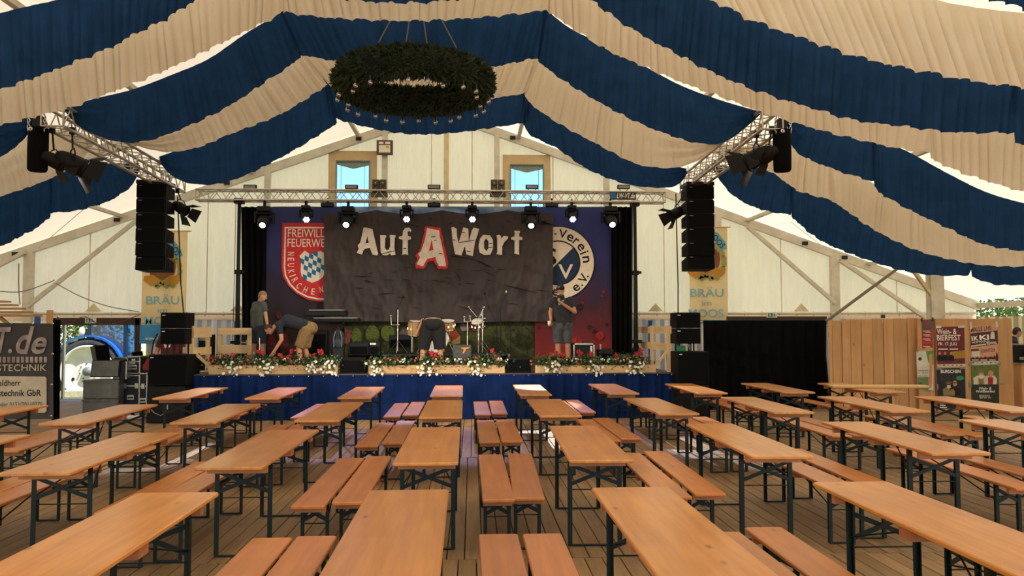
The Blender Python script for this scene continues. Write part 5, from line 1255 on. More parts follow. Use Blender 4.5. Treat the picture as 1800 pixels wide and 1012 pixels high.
def person(label, base, J, skin, shirt, shorts, hair, opt):
    """J: joints in metres relative to base (x to the right, y away from the viewer, z up)"""
    B = Vector(base); j = {k: B+Vector(v) for k, v in J.items()}; r = thing('person', label, 'person', base)
    lat = (j['shR']-j['shL']).normalized(); bulk = opt.get('bulk',1.0)
    hf = Vector(opt['face']).normalized(); hu = Vector(opt.get('hup',(0,0,1))); hu = (hu-hf*hu.dot(hf)).normalized(); hr = hf.cross(hu); HM = Matrix((hr,hf,hu)).transposed(); hc = j['head']
    def torso(mb, e, top=True):
        pl, ch = j['pel'], j['che']; hl = (j['hipR']-j['hipL']).normalized()
        for s_ in (-1,1):
            tcap(mb, pl+hl*.065*s_, ch+lat*.075*s_, (.112+e)*bulk, (.112+e)*bulk)
            if top: tcap(mb, ch+lat*.06*s_, j['shL' if s_ < 0 else 'shR']-lat*.02*s_, (.098+e)*bulk, .062+e)
        tcap(mb, pl, ch, (.122+e)*bulk, (.118+e)*bulk)
        if top: tcap(mb, ch, j['neck'], .10+e, .058+e*.6)
    bd_ = MB(); torso(bd_, 0)
    tcap(bd_, j['neck'], hc-hu*.05-hf*.01, .056, .05)
    bd_.ell(hc, (.073,.092,.105), HM, 18, 14); bd_.ell(hc-hu*.055+hf*.028, (.055,.06,.055), HM, 14, 10)
    tcap(bd_, hc+hf*.085+hu*.012, hc+hf*.103-hu*.018, .010, .015, n=8)
    for s_ in (-1,1):
        bd_.ell(hc+hr*.074*s_-hf*.005-hu*.005, (.012,.022,.03), HM, 10, 8)
        sh_, el, wr_ = j['shL' if s_ < 0 else 'shR'], j['elL' if s_ < 0 else 'elR'], j['wrL' if s_ < 0 else 'wrR']
        tcap(bd_, sh_, el, .052*bulk, .041); tcap(bd_, el, wr_, .042, .029)
        hp, kn, an = j['hipL' if s_ < 0 else 'hipR'], j['knL' if s_ < 0 else 'knR'], j['anL' if s_ < 0 else 'anR']
        tcap(bd_, hp, kn, .088*bulk, .06); mid = kn.lerp(an,.3); tcap(bd_, kn, mid, .058, .060); tcap(bd_, mid, an, .060, .038)
        ft = Vector(opt.get('toe',(0,-1,0))).normalized(); tcap(bd_, an-Vector((0,0,.03)), an+ft*.15-Vector((0,0,.055)), .038, .03)
        hd = opt['handL' if s_ < 0 else 'handR']; hand(bd_, wr_, hd[0], hd[1], hd[2], 1.0, hd[3])
    finish(bd_, 'body', skin, r, .0095, 3)
    sm_ = MB(); torso(sm_, .016)
    for s_ in (-1,1):
        sh_, el = j['shL' if s_ < 0 else 'shR'], j['elL' if s_ < 0 else 'elR']; tcap(sm_, sh_, sh_.lerp(el,opt.get('sleeve',.62)), .066*bulk, .066, False, True)
    so2 = finish(sm_, 'shirt', shirt, r, .012, 4)
    sp = MB(); pl = j['pel']; hl = (j['hipR']-j['hipL']).normalized(); e = opt.get('loose',.022)
    for s_ in (-1,1): tcap(sp, pl+hl*.06*s_+(j['che']-pl).normalized()*.03, pl+hl*.06*s_-(j['che']-pl).normalized()*.08, .128*bulk, .128*bulk)
    for s_ in (-1,1):
        hp, kn = j['hipL' if s_ < 0 else 'hipR'], j['knL' if s_ < 0 else 'knR']; L = opt.get('shortlen',.92)
        tcap(sp, hp, hp.lerp(kn,L), (.094+e)*bulk, .072+e*1.2, False, True)
    finish(sp, 'shorts', shorts, r, .012, 3)
    for s_ in (-1,1):
        an = j['anL' if s_ < 0 else 'anR']; ft = Vector(opt.get('toe',(0,-1,0))).normalized(); s1 = MB()
        fl = Vector((an.x,an.y,B.z+.045)); tcap(s1, fl-ft*.07, fl+ft*.05, .042, .046, n=12); tcap(s1, fl+ft*.03, fl+ft*.15-Vector((0,0,.012)), .046, .032, n=12)
        so3 = finish(s1, 'shoe', opt.get('shoe', blackp), r, .01, 2)
        MB().box(fl+ft*.04-Vector((0,0,.035)),(.085,.25,.018) if abs(ft.y) > abs(ft.x) else (.25,.085,.018)).build('sole', mat('sole_%d'%len(MATS),'3A3734',.8), so3)
    hm = MB(); hm.ell(hc+hu*.022-hf*.016, (.078,.092,.098), HM, 18, 12); hm.ell(hc-hf*.045-hu*.01,(.07,.055,.075),HM,14,10)
    finish(hm, 'hair', hair, r, .01, 2)
    eye = mat('eye_%d'%len(MATS),'120D0A',.3)
    for s_ in (-1,1):
        MB().ell(hc+hf*.083+hr*.031*s_+hu*.012,(.010,.006,.006),HM,8,6).build('eye', eye, r)
        MB().bar(hc+hf*.088+hr*.017*s_+hu*.030, hc+hf*.083+hr*.047*s_+hu*.029,.007,.007).build('eyebrow', hair, r)
    MB().bar(hc+hf*.084-hr*.022-hu*.052, hc+hf*.084+hr*.022-hu*.052,.007,.008).build('mouth', mat('lips_%d'%len(MATS),'8A4A3C',.6), r)
    return r, j, (hc,hf,hr,hu,HM)
skin_a = mat('skin_tan','C58A66',.55,0,'B97E5B',12); skin_b = mat('skin_light','CC9878',.55,0,'BE8A6B',12); skin_c = mat('skin_brown','BE8460',.55,0,'B07652',12)
greyshirt = mat('grey_tee','4E524B',.85,0,'43473F',10); navyshirt = mat('navy_tee','20242F',.85,0,'1A1D27',10); blacktee = mat('black_tee','0E0D0D',.9,0,'141312',10); darktee = mat('charcoal_tee','26262A',.85,0,'1E1E22',10)
jeansh = mat('dark_jeans','2B3540',.85,0,'222A34',16); khaki = mat('khaki_cotton','927449',.85,0,'7E6239',10); blackshorts = mat('black_shorts','0C0B0B',.9); greyjeans = mat('grey_jeans','4A4C50',.85,0,'3A3C40',14); olive = mat('olive_cargo','3E3829',.85,0,'322D21',12); redtee = mat('red_tee','5E1A1C',.85,0,'4C1417',10)
blond = mat('short_blond_hair','8A6C48',.7); darkhair = mat('dark_hair','1C1612',.7); brownhair = mat('brown_hair','3A2A1E',.7)
# grey T-shirt, standing, seen from behind and turned to the right
X = at(454,600,18.0).x
person('man in grey T-shirt and dark denim shorts standing with his back turned, looking down right', (X,18.0,SZ),
 {'pel':(0,0,.97),'che':(-.01,0,1.3),'neck':(.02,0,1.49),'head':(.09,-.03,1.62),'shL':(.14,-.1,1.43),'shR':(-.12,.12,1.43),'elL':(.19,-.13,1.17),'elR':(-.16,.16,1.17),'wrL':(.24,-.16,.95),'wrR':(-.13,.12,.93),
  'hipL':(.07,-.05,.93),'hipR':(-.07,.05,.93),'knL':(.10,-.06,.5),'knR':(-.10,.05,.5),'anL':(.12,-.04,.09),'anR':(-.12,.06,.09)}, skin_b, greyshirt, jeansh, blond,
 {'face':(.85,.2,-.42),'toe':(.6,.8,0),'handL':((.1,-.05,-1),(.0,1,0),.5,1),'handR':((.1,.0,-1),(0,-1,0),.5,-1),'shortlen':.85})
# navy shirt, bent forward to the left, reaching down
X = at(536,600,17.2).x
person('man in navy T-shirt and khaki cargo shorts bending forward to reach the stage floor', (X,17.2,SZ),
 {'pel':(.04,0,.93),'che':(-.36,-.02,1.06),'neck':(-.58,-.03,.98),'head':(-.74,-.05,.88),'shL':(-.50,-.19,.98),'shR':(-.50,.16,1.0),'elL':(-.44,-.22,.66),'elR':(-.52,.15,.66),'wrL':(-.58,-.22,.44),'wrR':(-.66,.1,.42),
  'hipL':(.04,-.09,.87),'hipR':(.05,.09,.87),'knL':(-.1,-.10,.48),'knR':(-.02,.12,.48),'anL':(-.06,-.1,.09),'anR':(.06,.12,.09)}, skin_a, navyshirt, khaki, brownhair,
 {'face':(-.55,-.2,-.82),'hup':(-.85,0,.5),'toe':(-1,-.1,0),'handL':((-.45,-.1,-.9),(-.3,.4,0),.5,1),'handR':((-.5,-.1,-.85),(-.3,-.4,0),.5,-1),'loose':.035,'shortlen':.95,'bulk':1.08})
# drummer bending away from the viewer
X = at(761,600,17.15).x
person('person in black top and black shorts bending over behind the flower box by the drums', (X,17.15,SZ),
 {'pel':(0,0,.99),'che':(-.03,.40,1.05),'neck':(-.05,.58,.98),'head':(-.05,.68,.86),'shL':(-.24,.44,1.02),'shR':(.16,.46,1.0),'elL':(-.36,.28,.78),'elR':(.2,.44,.72),'wrL':(-.27,.20,1.0),'wrR':(.2,.42,.5),
  'hipL':(-.11,0,.92),'hipR':(.11,0,.92),'knL':(-.20,-.02,.49),'knR':(.15,-.02,.49),'anL':(-.24,-.04,.09),'anR':(.18,-.02,.09)}, skin_a, blacktee, blackshorts, darkhair,
 {'face':(0,.35,-.93),'hup':(0,.9,.3),'toe':(0,1,0),'handL':((.2,.1,1),(1,0,0),.9,1),'handR':((0,.1,-1),(0,1,0),.6,-1),'loose':.05,'shortlen':1.08,'bulk':1.1})
MB().tube([Vector((X,17.15,SZ+1.06))+Vector((.165*math.cos(t),-.10*math.sin(t)-.02,.035*math.sin(t)+.02)) for t in [math.pi*i/8 for i in range(9)]],.012,6).build('waistband', mat('tan_waistband','A98A62',.7), bpy.data.objects['person.002'])
# man with cap talking into a microphone
X = at(988,600,17.0).x
pr, j_, H_ = person('man with black cap, charcoal T-shirt and grey shorts speaking into a microphone', (X,17.0,SZ),
 {'pel':(.02,0,1.02),'che':(.0,0,1.36),'neck':(-.01,-.01,1.57),'head':(-.03,-.04,1.71),'shL':(-.19,-.04,1.50),'shR':(.20,.03,1.50),'elL':(-.25,.02,1.24),'elR':(.27,-.08,1.24),'wrL':(-.25,-.12,1.07),'wrR':(-.04,-.22,1.43),
  'hipL':(-.09,0,.97),'hipR':(.11,.01,.97),'knL':(-.09,-.02,.53),'knR':(.12,-.01,.53),'anL':(-.08,0,.09),'anR':(.14,.02,.09)}, skin_c, darktee, greyjeans, darkhair,
 {'face':(-.45,-.85,-.12),'toe':(-.3,-1,0),'handL':((-.3,-.3,-.8),(.6,-.6,0),.8,-1),'handR':((-.75,-.3,.5),(0,-.5,.9),1.0,1),'shortlen':.9,'bulk':1.04})
hc,hf,hr,hu,HM = H_
cp = MB(); cp.ell(hc+hu*.045-hf*.004,(.086,.105,.082),HM,18,12)
capo = finish(cp,'cap',blackpr,pr,.01,2)
bl_ = MB(); bl_.prism([hc+hf*(.07+.085*math.sin(t))+hr*(.075*math.cos(t))+hu*(.052-.012*math.sin(t)) for t in [math.pi*i/10 for i in range(11)]], hu*.008); bl_.build('cap_peak', blackpr, capo)
MB().box(hc+hf*.1+hu*.075,(.05,.008,.02),HM).build('cap_emblem', mat('cap_mark','8A8A88',.6), capo)
be = MB(); be.ell(hc-hu*.075+hf*.045,(.056,.052,.045),HM,14,10); finish(be,'beard',mat('grey_beard','9A9186',.8),pr,.009,2)
wrp = j_['wrR']
mc = thing('hand_microphone','handheld microphone raised to the mouth of the man with the cap','microphone',wrp)
m0 = hc+hf*.15-hu*.08; m1 = wrp+Vector((-.09,-.02,.02))
MB().cyl(m1+(m1-m0)*.4, m0, .012, .02, 12).build('handle', blackp, mc); MB().ell(m0,.027,None,12,9).build('grille_ball', mat('mic_silver','C9C4BA',.3,.6), mc)
hp_ = j_['wrL']+Vector((-.04,-.05,-.09)); cu = thing('white_cup','white cup held low by the man with the cap','cup',hp_)
MB().lathe([(0,0),(.028,0),(.036,.1),(.033,.1),(.026,.006),(0,.006)],hp_-Vector((0,0,.03)),(0,0,1),16).build('cup_body', whitep, cu)
ch_ = j_['che']; flat('shirt_print',[(980,532),(985,529),(991,527),(990,529.5),(985,532),(983,537),(980,536)],17.0,mat('grey_print','A8A49C',.8),pr,.165)
# red shirt behind the left speaker stack
X = at(301,600,16.75).x
pr, j_, H_ = person('person in dark red T-shirt standing behind the left speaker stack', (X,16.75,0),
 {'pel':(0,0,1.06),'che':(0,0,1.42),'neck':(0,-.01,1.64),'head':(.02,-.04,1.79),'shL':(-.2,0,1.6),'shR':(.2,0,1.6),'elL':(-.28,-.03,1.3),'elR':(.26,-.03,1.3),'wrL':(-.27,-.12,1.06),'wrR':(.26,-.1,1.05),
  'hipL':(-.1,0,1.0),'hipR':(.1,0,1.0),'knL':(-.1,-.02,.55),'knR':(.1,-.01,.55),'anL':(-.1,0,.09),'anR':(.1,.02,.09)}, skin_a, redtee, jeansh, brownhair,
 {'face':(0,-1,-.1),'handL':((0,-.2,-1),(1,0,0),.5,1),'handR':((0,-.2,-1),(-1,0,0),.5,-1)})
flat('shirt_print',[(293,604),(296,602),(297,607),(300,602),(302,608),(304,602),(306,603),(304,610),(301,610),(299,606),(297,611),(295,611)],16.75,whitep,pr,.16)
p = at(262,634,16.7); rb = thing('red_bag','red shoulder bag hanging beside the flight cases','bag',(p.x,16.6,.9)); rbm = mat('red_bag_cloth','8E2B22',.8,0,'7A221C',12)
q = [at(x,y,16.6) for x,y in ((261,627),(268,621),(272,624),(268,650),(252,651),(250,644))]
MB().prism(q,(0,.16,0)).build('body', rbm, rb)
MB().tube([at(266,624,16.68),at(270,600,16.66),at(277,586,16.66)],.014,6).build('strap', blackp, rb)
# man at the bar on the far right
X = at(1781,600,17.6).x
person('man in dark blue T-shirt and olive cargo shorts at the bar beyond the poster wall', (X,17.6,0),
 {'pel':(.0,0,.98),'che':(-.02,0,1.34),'neck':(.02,0,1.55),'head':(.09,-.02,1.69),'shL':(-.08,-.16,1.47),'shR':(-.03,.18,1.47),'elL':(-.06,-.2,1.18),'elR':(.08,.2,1.2),'wrL':(.12,-.2,1.0),'wrR':(.3,.16,1.1),
  'hipL':(0,-.09,.93),'hipR':(0,.09,.93),'knL':(.03,-.1,.5),'knR':(-.02,.1,.5),'anL':(.02,-.1,.09),'anR':(-.06,.1,.09)}, skin_a, mat('slate_tee','232833',.85,0,'1C2029',10), olive, darkhair,
 {'face':(.95,-.1,-.25),'toe':(1,0,0),'handL':((.6,0,-.8),(0,1,0),.5,-1),'handR':((.9,0,-.3),(0,0,-1),.5,1),'shortlen':1.1,'loose':.035})

# ================================================================== LEFT SIDE: cases, banner, hut, tractor
CYY = 16.9
a = at(146,668,16.3); b = at(207,720,16.3)
crl = MB()
def crate(label, px0,px1,z0,z1,Y,d=.4):
    a, b = at(px0,700,Y), at(px1,700,Y); r = thing('plastic_crate', label, 'crate', ((a.x+b.x)/2,Y,z0))
    MB().box(((a.x+b.x)/2,Y+d/2,(z0+z1)/2),(b.x-a.x,d,z1-z0),None,.012).build('bin', greyp, r)
    MB().rect(a.x-.012,b.x+.012,Y-.012,Y+d+.012,z1-.045,z1-.012).build('rim', greyp, r)
    MB().rect(a.x+.03,b.x-.12,Y-.006,Y+.004,z0+.03,z1-.08).build('panel', mat('crate_panel_%d'%len(MATS),'77746B',.5), r)
    for k in range(3): MB().rect(a.x+.08+k*.22,a.x+.12+k*.22,Y-.014,Y,z0+.0,z0+.02).build('stack_lug', greyp, r)
    MB().box((b.x-.03,Y-.006,z1-.06),(.05,.02,.05)).build('clasp', greyp, r); return r
crate('grey plastic crate on the floor by the doorway, lowest of its stack',145,208,.0,.40,16.35)
crate('grey plastic crate by the doorway, second of its stack',145,208,.405,.78,16.35)
a, b = at(161,634,16.35), at(214,662,16.35)
lc = thing('laptop_case','grey-lined flight case lid propped on the crate stack','case',((a.x+b.x)/2,16.35,.785))
MB().prism([at(164,634,16.35),at(209,634,16.35),at(207,661,16.35),at(160,661,16.35)],(0,.03,0)).build('lid_liner', greyp, lc)
MB().prism([at(162.5,633,16.36),at(211,633,16.36),at(209,662.5,16.36),at(158.5,662.5,16.36)],(0,.36,0)).build('body', case_m, lc)
MB().rect(at(209,640,16.38).x,at(222,640,16.38).x,16.4,16.75,.79,at(215,636,16.38).z).build('case_side', case_m, lc)
MB().rect(at(221,640,16.38).x,at(223,640,16.38).x,16.38,16.75,.785,at(215,636,16.38).z+.01).build('edge_profile', edge_m, lc)
o_ = thing('lid_panel','black foam-lined case lid leaning on top of the crate stack','case lid',(at(178,620,16.5).x,16.5,at(178,634,16.5).z))
MB().prism([at(166,607,16.5),at(189,606,16.5),at(192,633,16.5),at(170,633,16.5)],(0,.05,0)).build('foam', black_m, o_)
MB().prism([at(158,609,16.52),at(166,607,16.52),at(171,633,16.52),at(163,633,16.52)],(0,.12,0)).build('rim', edge_m, o_)
a, b = at(210,661,16.6), at(250,708,16.6)
flight_case('large black flight case with metal edges beside the grey crates',a.x,b.x,16.6,17.2,.13,at(230,659,16.6).z,2)
wl = thing('case_dolly','low wheeled dolly under the large flight case','dolly',((a.x+b.x)/2,16.9,0))
MB().rect(a.x,b.x,16.62,17.18,.09,.125).build('deck', case_m, wl)
for x in (a.x+.07,b.x-.07):
    for y in (16.68,17.1): MB().cyl((x-.02,y,.045),(x+.02,y,.045),.045,n=12).build('caster', blackp, wl)
a, b = at(200,627,16.75), at(249,659,16.75)
flight_case('smaller flight case standing on the large flight case',at(226,650,16.7).x,b.x,16.65,17.1,at(230,658,16.6).z+.01,at(230,626,16.65).z,1)
flight_case('flat flight case lying behind the grey-lined lid',at(200,640,16.9).x,at(225,640,16.9).x,16.85,17.2,at(230,658,16.85).z,at(210,628,16.85).z,1)
o_ = thing('lid_panel','black case lid leaning behind the smaller flight case','case lid',(at(240,625,17.3).x,17.3,0))
MB().prism([at(231,619,17.3),at(249,617,17.3),at(263,729,17.3),at(245,729,17.3)],(0,.05,0)).build('foam', black_m, o_)
MB().prism([at(228,620,17.28),at(231,619,17.28),at(237,636,17.28),at(235,637,17.28)],(0,.08,0)).build('rim', edge_m, o_)
a, b = at(251,660,16.7), at(263,705,16.7); flight_case('narrow flight case squeezed between the large case and the bass boxes',a.x,b.x,16.55,17.1,.01,at(255,655,16.6).z,1)
for i,(px,py) in enumerate(((231,706),(243,705))):
    p = at(px,py,16.2); tag(MB().ell((p.x,16.2,.05),(.09,.06,.045),None,14,8).build('white_sack', whitep),['small white bag on the floor before the large flight case','small white bag beside the bass box cables'][i],'bag')

# ---- sponsor banner on the left
LY = 15.2
bnm = clothmat('grey_banner_print',[(0,'3A3632'),(1,'46423E'),(2,'35322F')],2.0)
lw = thing('sponsor_banner','grey sponsor banner with large script lettering, hung at the left','banner',(at(40,700,LY).x,LY,.1))
def lfn(u,v):
    p = at(-60+154*u, (738-2*u)+((568.5-2*(1-u))-(738-2*u))*v, LY); return Vector((p.x, LY+.012*math.sin(p.x*11+v*2), p.z))
MB().grid(lfn,40,10).build('cloth', bnm, lw, None, False)
silv = mat('silver_lettering','A8948A',.5,.2,'7E6C66',5); pale = mat('banner_pale','C6B59B',.8,0,'BAA88E',8)
text_at('lettering','T',-6,575,21,620,LY,silv,lw,.025,.02,0,.25); text_at('lettering','.',15.5,613,22.5,620.5,LY,silv,lw,.025,.03)
text_at('lettering','d',29,573,62,622,LY,silv,lw,.025,.02,0,.3); text_at('lettering','e',56,592,84,622,LY,silv,lw,.025,.02,0,.3)
for k in range(11): flat('bar', [(-2+k*8,627),(3.5+k*8,627),(3.5+k*8,637),(-2+k*8,637)], LY, silv, lw, .022)
text_at('lettering','STECHNIK',-4,640,83,652,LY,pale,lw,.025,.0)
flat('pale_panel',[(-50,660.5),(80,661.5),(83,664),(83,722),(80,725),(-50,726)],LY,pale,lw,.022)
inkm = mat('banner_ink','2B2320',.8)
text_at('lettering','aldherr',-1,667,38,678,LY,inkm,lw,.027,.01); text_at('lettering','stechnik GbR',-2,684,74,696,LY,inkm,lw,.027,.02); text_at('lettering','oder 0151/20110270',-2,706,76,714,LY,inkm,lw,.027,.0)
for px,py in ((21,567.5),(58,568),(92.5,568.5),(92.5,622),(91,676),(90,731),(52,728)): MB().lathe([(.008,-.004),(.02,-.004),(.02,.004),(.008,.004),(.008,-.004)],at(px,py,LY-.03),(0,1,0),10).build('eyelet', chrome, lw)
a, b = at(93,563,15.5), at(108,563,15.5)
tag(MB().grid(lambda u,v: Vector((a.x+(b.x-a.x)*u-.03*v+.03, 15.5+.04*math.sin(u*18), .01+(a.z)*v)),30,4).build('black_drape', black_m, None, None, False),'narrow black drape hanging beside the grey sponsor banner','drape')
# ---- wooden hut roof behind the banner
hr_ = thing('hut_roof','corner of a wooden hut roof with stepped boards behind the grey banner','hut',(at(20,550,17).x,17.0,0))
for k in range(5):
    p0, p1 = at(-60,524+k*6.2,17.0+.25*(4-k)), at(4+13*k+ (3 if k == 4 else 0),527+k*6.2,17.0+.25*(4-k))
    MB().rect(p0.x,p1.x,17.0+.25*(4-k),17.35+.25*(4-k),p1.z-.05,p1.z-.01).build('roof_board', wood('hut_board_%d'%k,'BE8D54','A87742',.6,.05,'X',12,False), hr_)
p = at(0,560,17.2); MB().bar(at(18,572,17.15),at(-6,553,17.15),.06,.06).build('strut', spruce_z, hr_)
MB().rect(at(-30,560,17.2).x,at(-18,560,17.2).x,17.2,17.3,0,at(0,553,17.2).z).build('post', spruce_z, hr_)
a = at(82,545,18.5); tag(MB().rect(a.x,a.x+.11,18.5,18.58,0,a.z+.0).build('wooden_stake', spruce_z),'short wooden stake behind the grey sponsor banner','post')
a = at(66,572,19.8); tag(MB().rect(a.x-.08,a.x+.05,19.8,19.84,0,at(66,556,19.8).z).build('blue_strap', blue_strap),'blue strap hanging beside the left gable post','strap')

# ---- brewery banners on the gable
BYY = 20.15
brm = fabric('brewery_cloth','E6D0A6','F0D7A4',.4,'DCC498',2,(1,1,1),.1,6)
def tprint(n, c, c2=None): return fabric(n, c, c, .4, c2)
lblue_t = tprint('banner_lettering','86BBD2')
def brewery(label, x0, x1, yt, yb, dx, dy, lower):
    r = thing('brewery_banner', label, 'banner', at((x0+x1)/2,yb,BYY))
    def fn(u,v):
        p = at(x0+(x1-x0)*u+ (1-v)*(-4 if x0 < 600 else 2), yb+(yt-yb)*v, BYY); return Vector((p.x, BYY+.015*math.sin(p.x*9+v), p.z))
    MB().grid(fn,24,14).build('cloth', brm, r, None, False)
    MB().cyl(at(x0-4,yt,BYY),at(x1+6,yt,BYY),.018,n=8).build('hanging_rod', spruce_m, r)
    cx, cy = dx, dy
    hop = tprint('hop_print_%d'%x0,'BDB878','A9A560'); wheat = tprint('wheat_print_%d'%x0,'D9A34A'); brown = tprint('barrel_print_%d'%x0,'9A6A4C'); rib = tprint('ribbon_print_%d'%x0,'86C0D0')
    flat('barrel', blob(cx,cy-18,24,33,20), BYY, brown, r, .03)
    for k in range(14):
        t = math.radians(-75+k*32/2); px, py = cx+31*math.cos(t), cy-12+33*math.sin(t)
        if k < 9: flat('hop_cone', blob(px,py,5,6,9), BYY, hop, r, .034)
    for s_ in (-1,1): flat('wheat_sheaf', [(cx,cy+8),(cx+s_*16,cy-3),(cx+s_*31,cy-1),(cx+s_*33,cy+7),(cx+s_*20,cy+17),(cx+s_*6,cy+13)], BYY, wheat, r, .036)
    for k in range(7): flat('hop_cone', blob(cx-12+4*k,cy+14+2.5*math.sin(k*.5*math.pi),4.5,5,9), BYY, hop, r, .039)
    flat('ribbon', [(cx+8,cy-68),(cx+20,cy-64),(cx+33,cy-48),(cx+36,cy-36),(cx+26,cy-32),(cx+18,cy-46),(cx+6,cy-54)], BYY, rib, r, .037)
    text_at('lettering','OOS',cx+8,cy-54,cx+34,cy-43,BYY,navyp,r,.041,.01,-48)
    text_at('lettering','BRÄU',cx-28,cy+31,cx+30,cy+49,BYY,lblue_t,r,.034,.01); text_at('lettering','im',cx-8,cy+55,cx+9,cy+64,BYY,lblue_t,r,.034,.0); text_at('lettering','MOOS',cx-31,cy+70,cx+30,cy+85,BYY,lblue_t,r,.034,.01)
    flat('blue_line', [(x0-3,lower-1),(x1,lower-1),(x1,lower+.8),(x0-3,lower+.8)], BYY, lblue_t, r, .03)
    flat('blue_field', [(x0-4,lower+3),(x1-1,lower+3),(x1-2,yb-.5),(x0-5,yb-.5)], BYY, tprint('banner_blue_%d'%x0,'5FA8D4'), r, .03)
    if yb > 590: text_at('lettering','www.b',256,591.5,281,597.5,BYY,whitep,r,.034,.0)
    return r
brewery('cream brewery banner with blue lettering behind the left line array', 251,330,406,604,286,486,568)
brewery('cream brewery banner with blue lettering behind the right line array', 1211,1278,399,569,1241,473,563)

# ---- exit signs
exm = mat('exit_green','2E6E4E',.5); exw = mat('exit_white','D6DBC8',.5)
for px,py,lab in ((158.5,563.5,'white and green exit sign above the tractor doorway'),(1357,553.5,'white and green exit sign above the black curtain')):
    Y = 20.1; r = thing('exit_sign', lab, 'sign', at(px,py,Y)); a, b = at(px-9,py-4.5,Y), at(px+9,py+4.5,Y)
    MB().rect(a.x,b.x,Y,Y+.05,b.z,a.z).build('panel', exw, r)
    flat('green_field',[(px-7,py-3.2),(px+1,py-3.2),(px+1,py+3.2),(px-7,py+3.2)],Y,exm,r,.003)
    flat('arrow',[(px-4.6,py-2),(px-2.6,py-2),(px-2.6,py),(px-1.4,py),(px-3.6,py+2.6),(px-5.8,py),(px-4.6,py)],Y,exw,r,.006)
    flat('running_figure',[(px+2.5,py-3),(px+4,py-3),(px+5.5,py),(px+6.5,py+3),(px+5.2,py+3),(px+4,py+.8),(px+3,py+3),(px+2,py+3),(px+3,py)],Y,exm,r,.003)
tag(MB().rect(at(1549,556,20.1).x,at(1556,556,20.1).x,20.1,20.12,at(1549,559,20.1).z,at(1549,553,20.1).z).build('small_sign', navyp),'tiny dark blue number sign on the valance behind the boards','sign')
# control box with papers high on the gable post
p0, p1 = at(662,246,20.2), at(690,271,20.2); bx = thing('distribution_box','brown box with white papers high on the gable post','box',((p0.x+p1.x)/2,20.2,p1.z))
MB().rect(p0.x,p1.x,20.2,20.32,p1.z,p0.z).build('frame', mat('box_brown','5A3A2E',.6), bx)
for q in ([(666,249),(674,249),(674,253),(666,253)],[(677,249),(686,249),(686,253),(677,253)],[(666,255),(686,255),(686,268),(666,268)]): flat('paper', q, 20.2, whitep, bx, .004)
flat('yellow_note',[(678,256),(684,256),(684,260),(678,260)],20.2,mat('note_yellow','D8B64A',.8),bx,.007)

# ---- tractor outside the doorway
TRY = 23.6; wc2 = at(152,653,TRY)
tr = thing('tractor','bright blue tractor with a large white-rimmed wheel outside the doorway','tractor',(wc2.x+.6,TRY+1,-.53))
tyre = mat('tyre_rubber','3A3F48',.8,0,'2A2E35',12); rimw = mat('wheel_rim','E4E2DA',.45); tblue = mat('tractor_blue','1E5FB4',.3,0,'1B56A6',6); tgl = foil('cab_glass','5FA8DC',.25); thub = mat('hub_grey','6A7076',.5)
RR = .97
whl = MB().lathe([(.74,-.2),(.78,-.26),(.90,-.26),(RR-.03,-.2),(RR-.03,.2),(.90,.26),(.76,.2)],wc2+Vector((0,.26,0)),(0,-1,0),48).build('tyre', tyre, tr)
lug = MB()
for k in range(40):
    t = 2*math.pi*k/40; s_ = 1 if k%2 else -1; rdir = Vector((math.cos(t),0,math.sin(t))); td = Vector((-math.sin(t),0,math.cos(t)))
    lug.bar(wc2+Vector((0,.26-.02*s_,0))+rdir*(RR-.04), wc2+Vector((0,.26+.22*s_*-1,0))+rdir*(RR-.04)+td*.12, .06, .09, rdir)
lug.build('tyre_lugs', tyre, whl)
rm = MB().lathe([(.765,.02),(.75,-.02),(.71,-.03),(.67,.08),(.40,.16),(.2,.10),(.0,.10)],wc2,(0,1,0),40).build('rim', rimw, tr)
MB().lathe([(.13,-.0),(.13,-.08),(.0,-.09)],wc2+Vector((0,.1,0)),(0,1,0),20).build('hub', thub, rm)
for k in range(8):
    t = 2*math.pi*k/8+.2; MB().cyl(wc2+Vector((.24*math.cos(t),.08,.24*math.sin(t))),wc2+Vector((.24*math.cos(t),.13,.24*math.sin(t))),.022,n=8).build('wheel_bolt', thub, rm)
MB().lathe([(.05,0),(0,-.01)],wc2+Vector((-.42,.1,-.22)),(0,1,0),12).build('valve_hole', dark_m, rm)
fen = MB(); N_ = 16
def fnf(u,v):
    t = math.radians(160-165*u); R_ = RR+.08; return wc2+Vector((R_*math.cos(t), -.02+.62*v, R_*math.sin(t)))
fen.grid(fnf, N_, 2); fen.grid(lambda u,v: wc2+Vector(((RR+.08-.05*v)*math.cos(math.radians(160-165*u)), -.02, (RR+.08-.05*v)*math.sin(math.radians(160-165*u)))), N_, 1)
fen.build('fender', tblue, tr)
def tq(l, Y): return [at(x,y,Y) for x,y in l]
YC = TRY+.15
MB().prism(tq([(158,560),(221,560),(220,628),(196,636),(180,610),(158,598)],YC),(0,.02,0)).build('cab_glass', tgl, tr)
for l in ([(156,556),(160,556),(158,600),(152,600)],[(217,552),(222,552),(222,640),(217,640)],[(236,552),(241,552),(241,640),(236,640)]): MB().prism(tq(l,YC-.02),(0,.12,0)).build('cab_pillar', mat('cab_pillar_%d'%l[0][0],'14283F',.4), tr)
MB().prism(tq([(222,556),(237,556),(237,640),(222,640)],YC+.1),(0,.02,0)).build('side_glass', tgl, tr)
MB().prism(tq([(148,548),(246,548),(246,557),(150,557)],YC-.1),(0,1.6,0)).build('cab_roof', tblue, tr)
MB().prism(tq([(158,598),(180,608),(196,634),(222,634),(222,690),(160,690)],YC+.25),(0,1.2,0)).build('cab_body', tblue, tr)
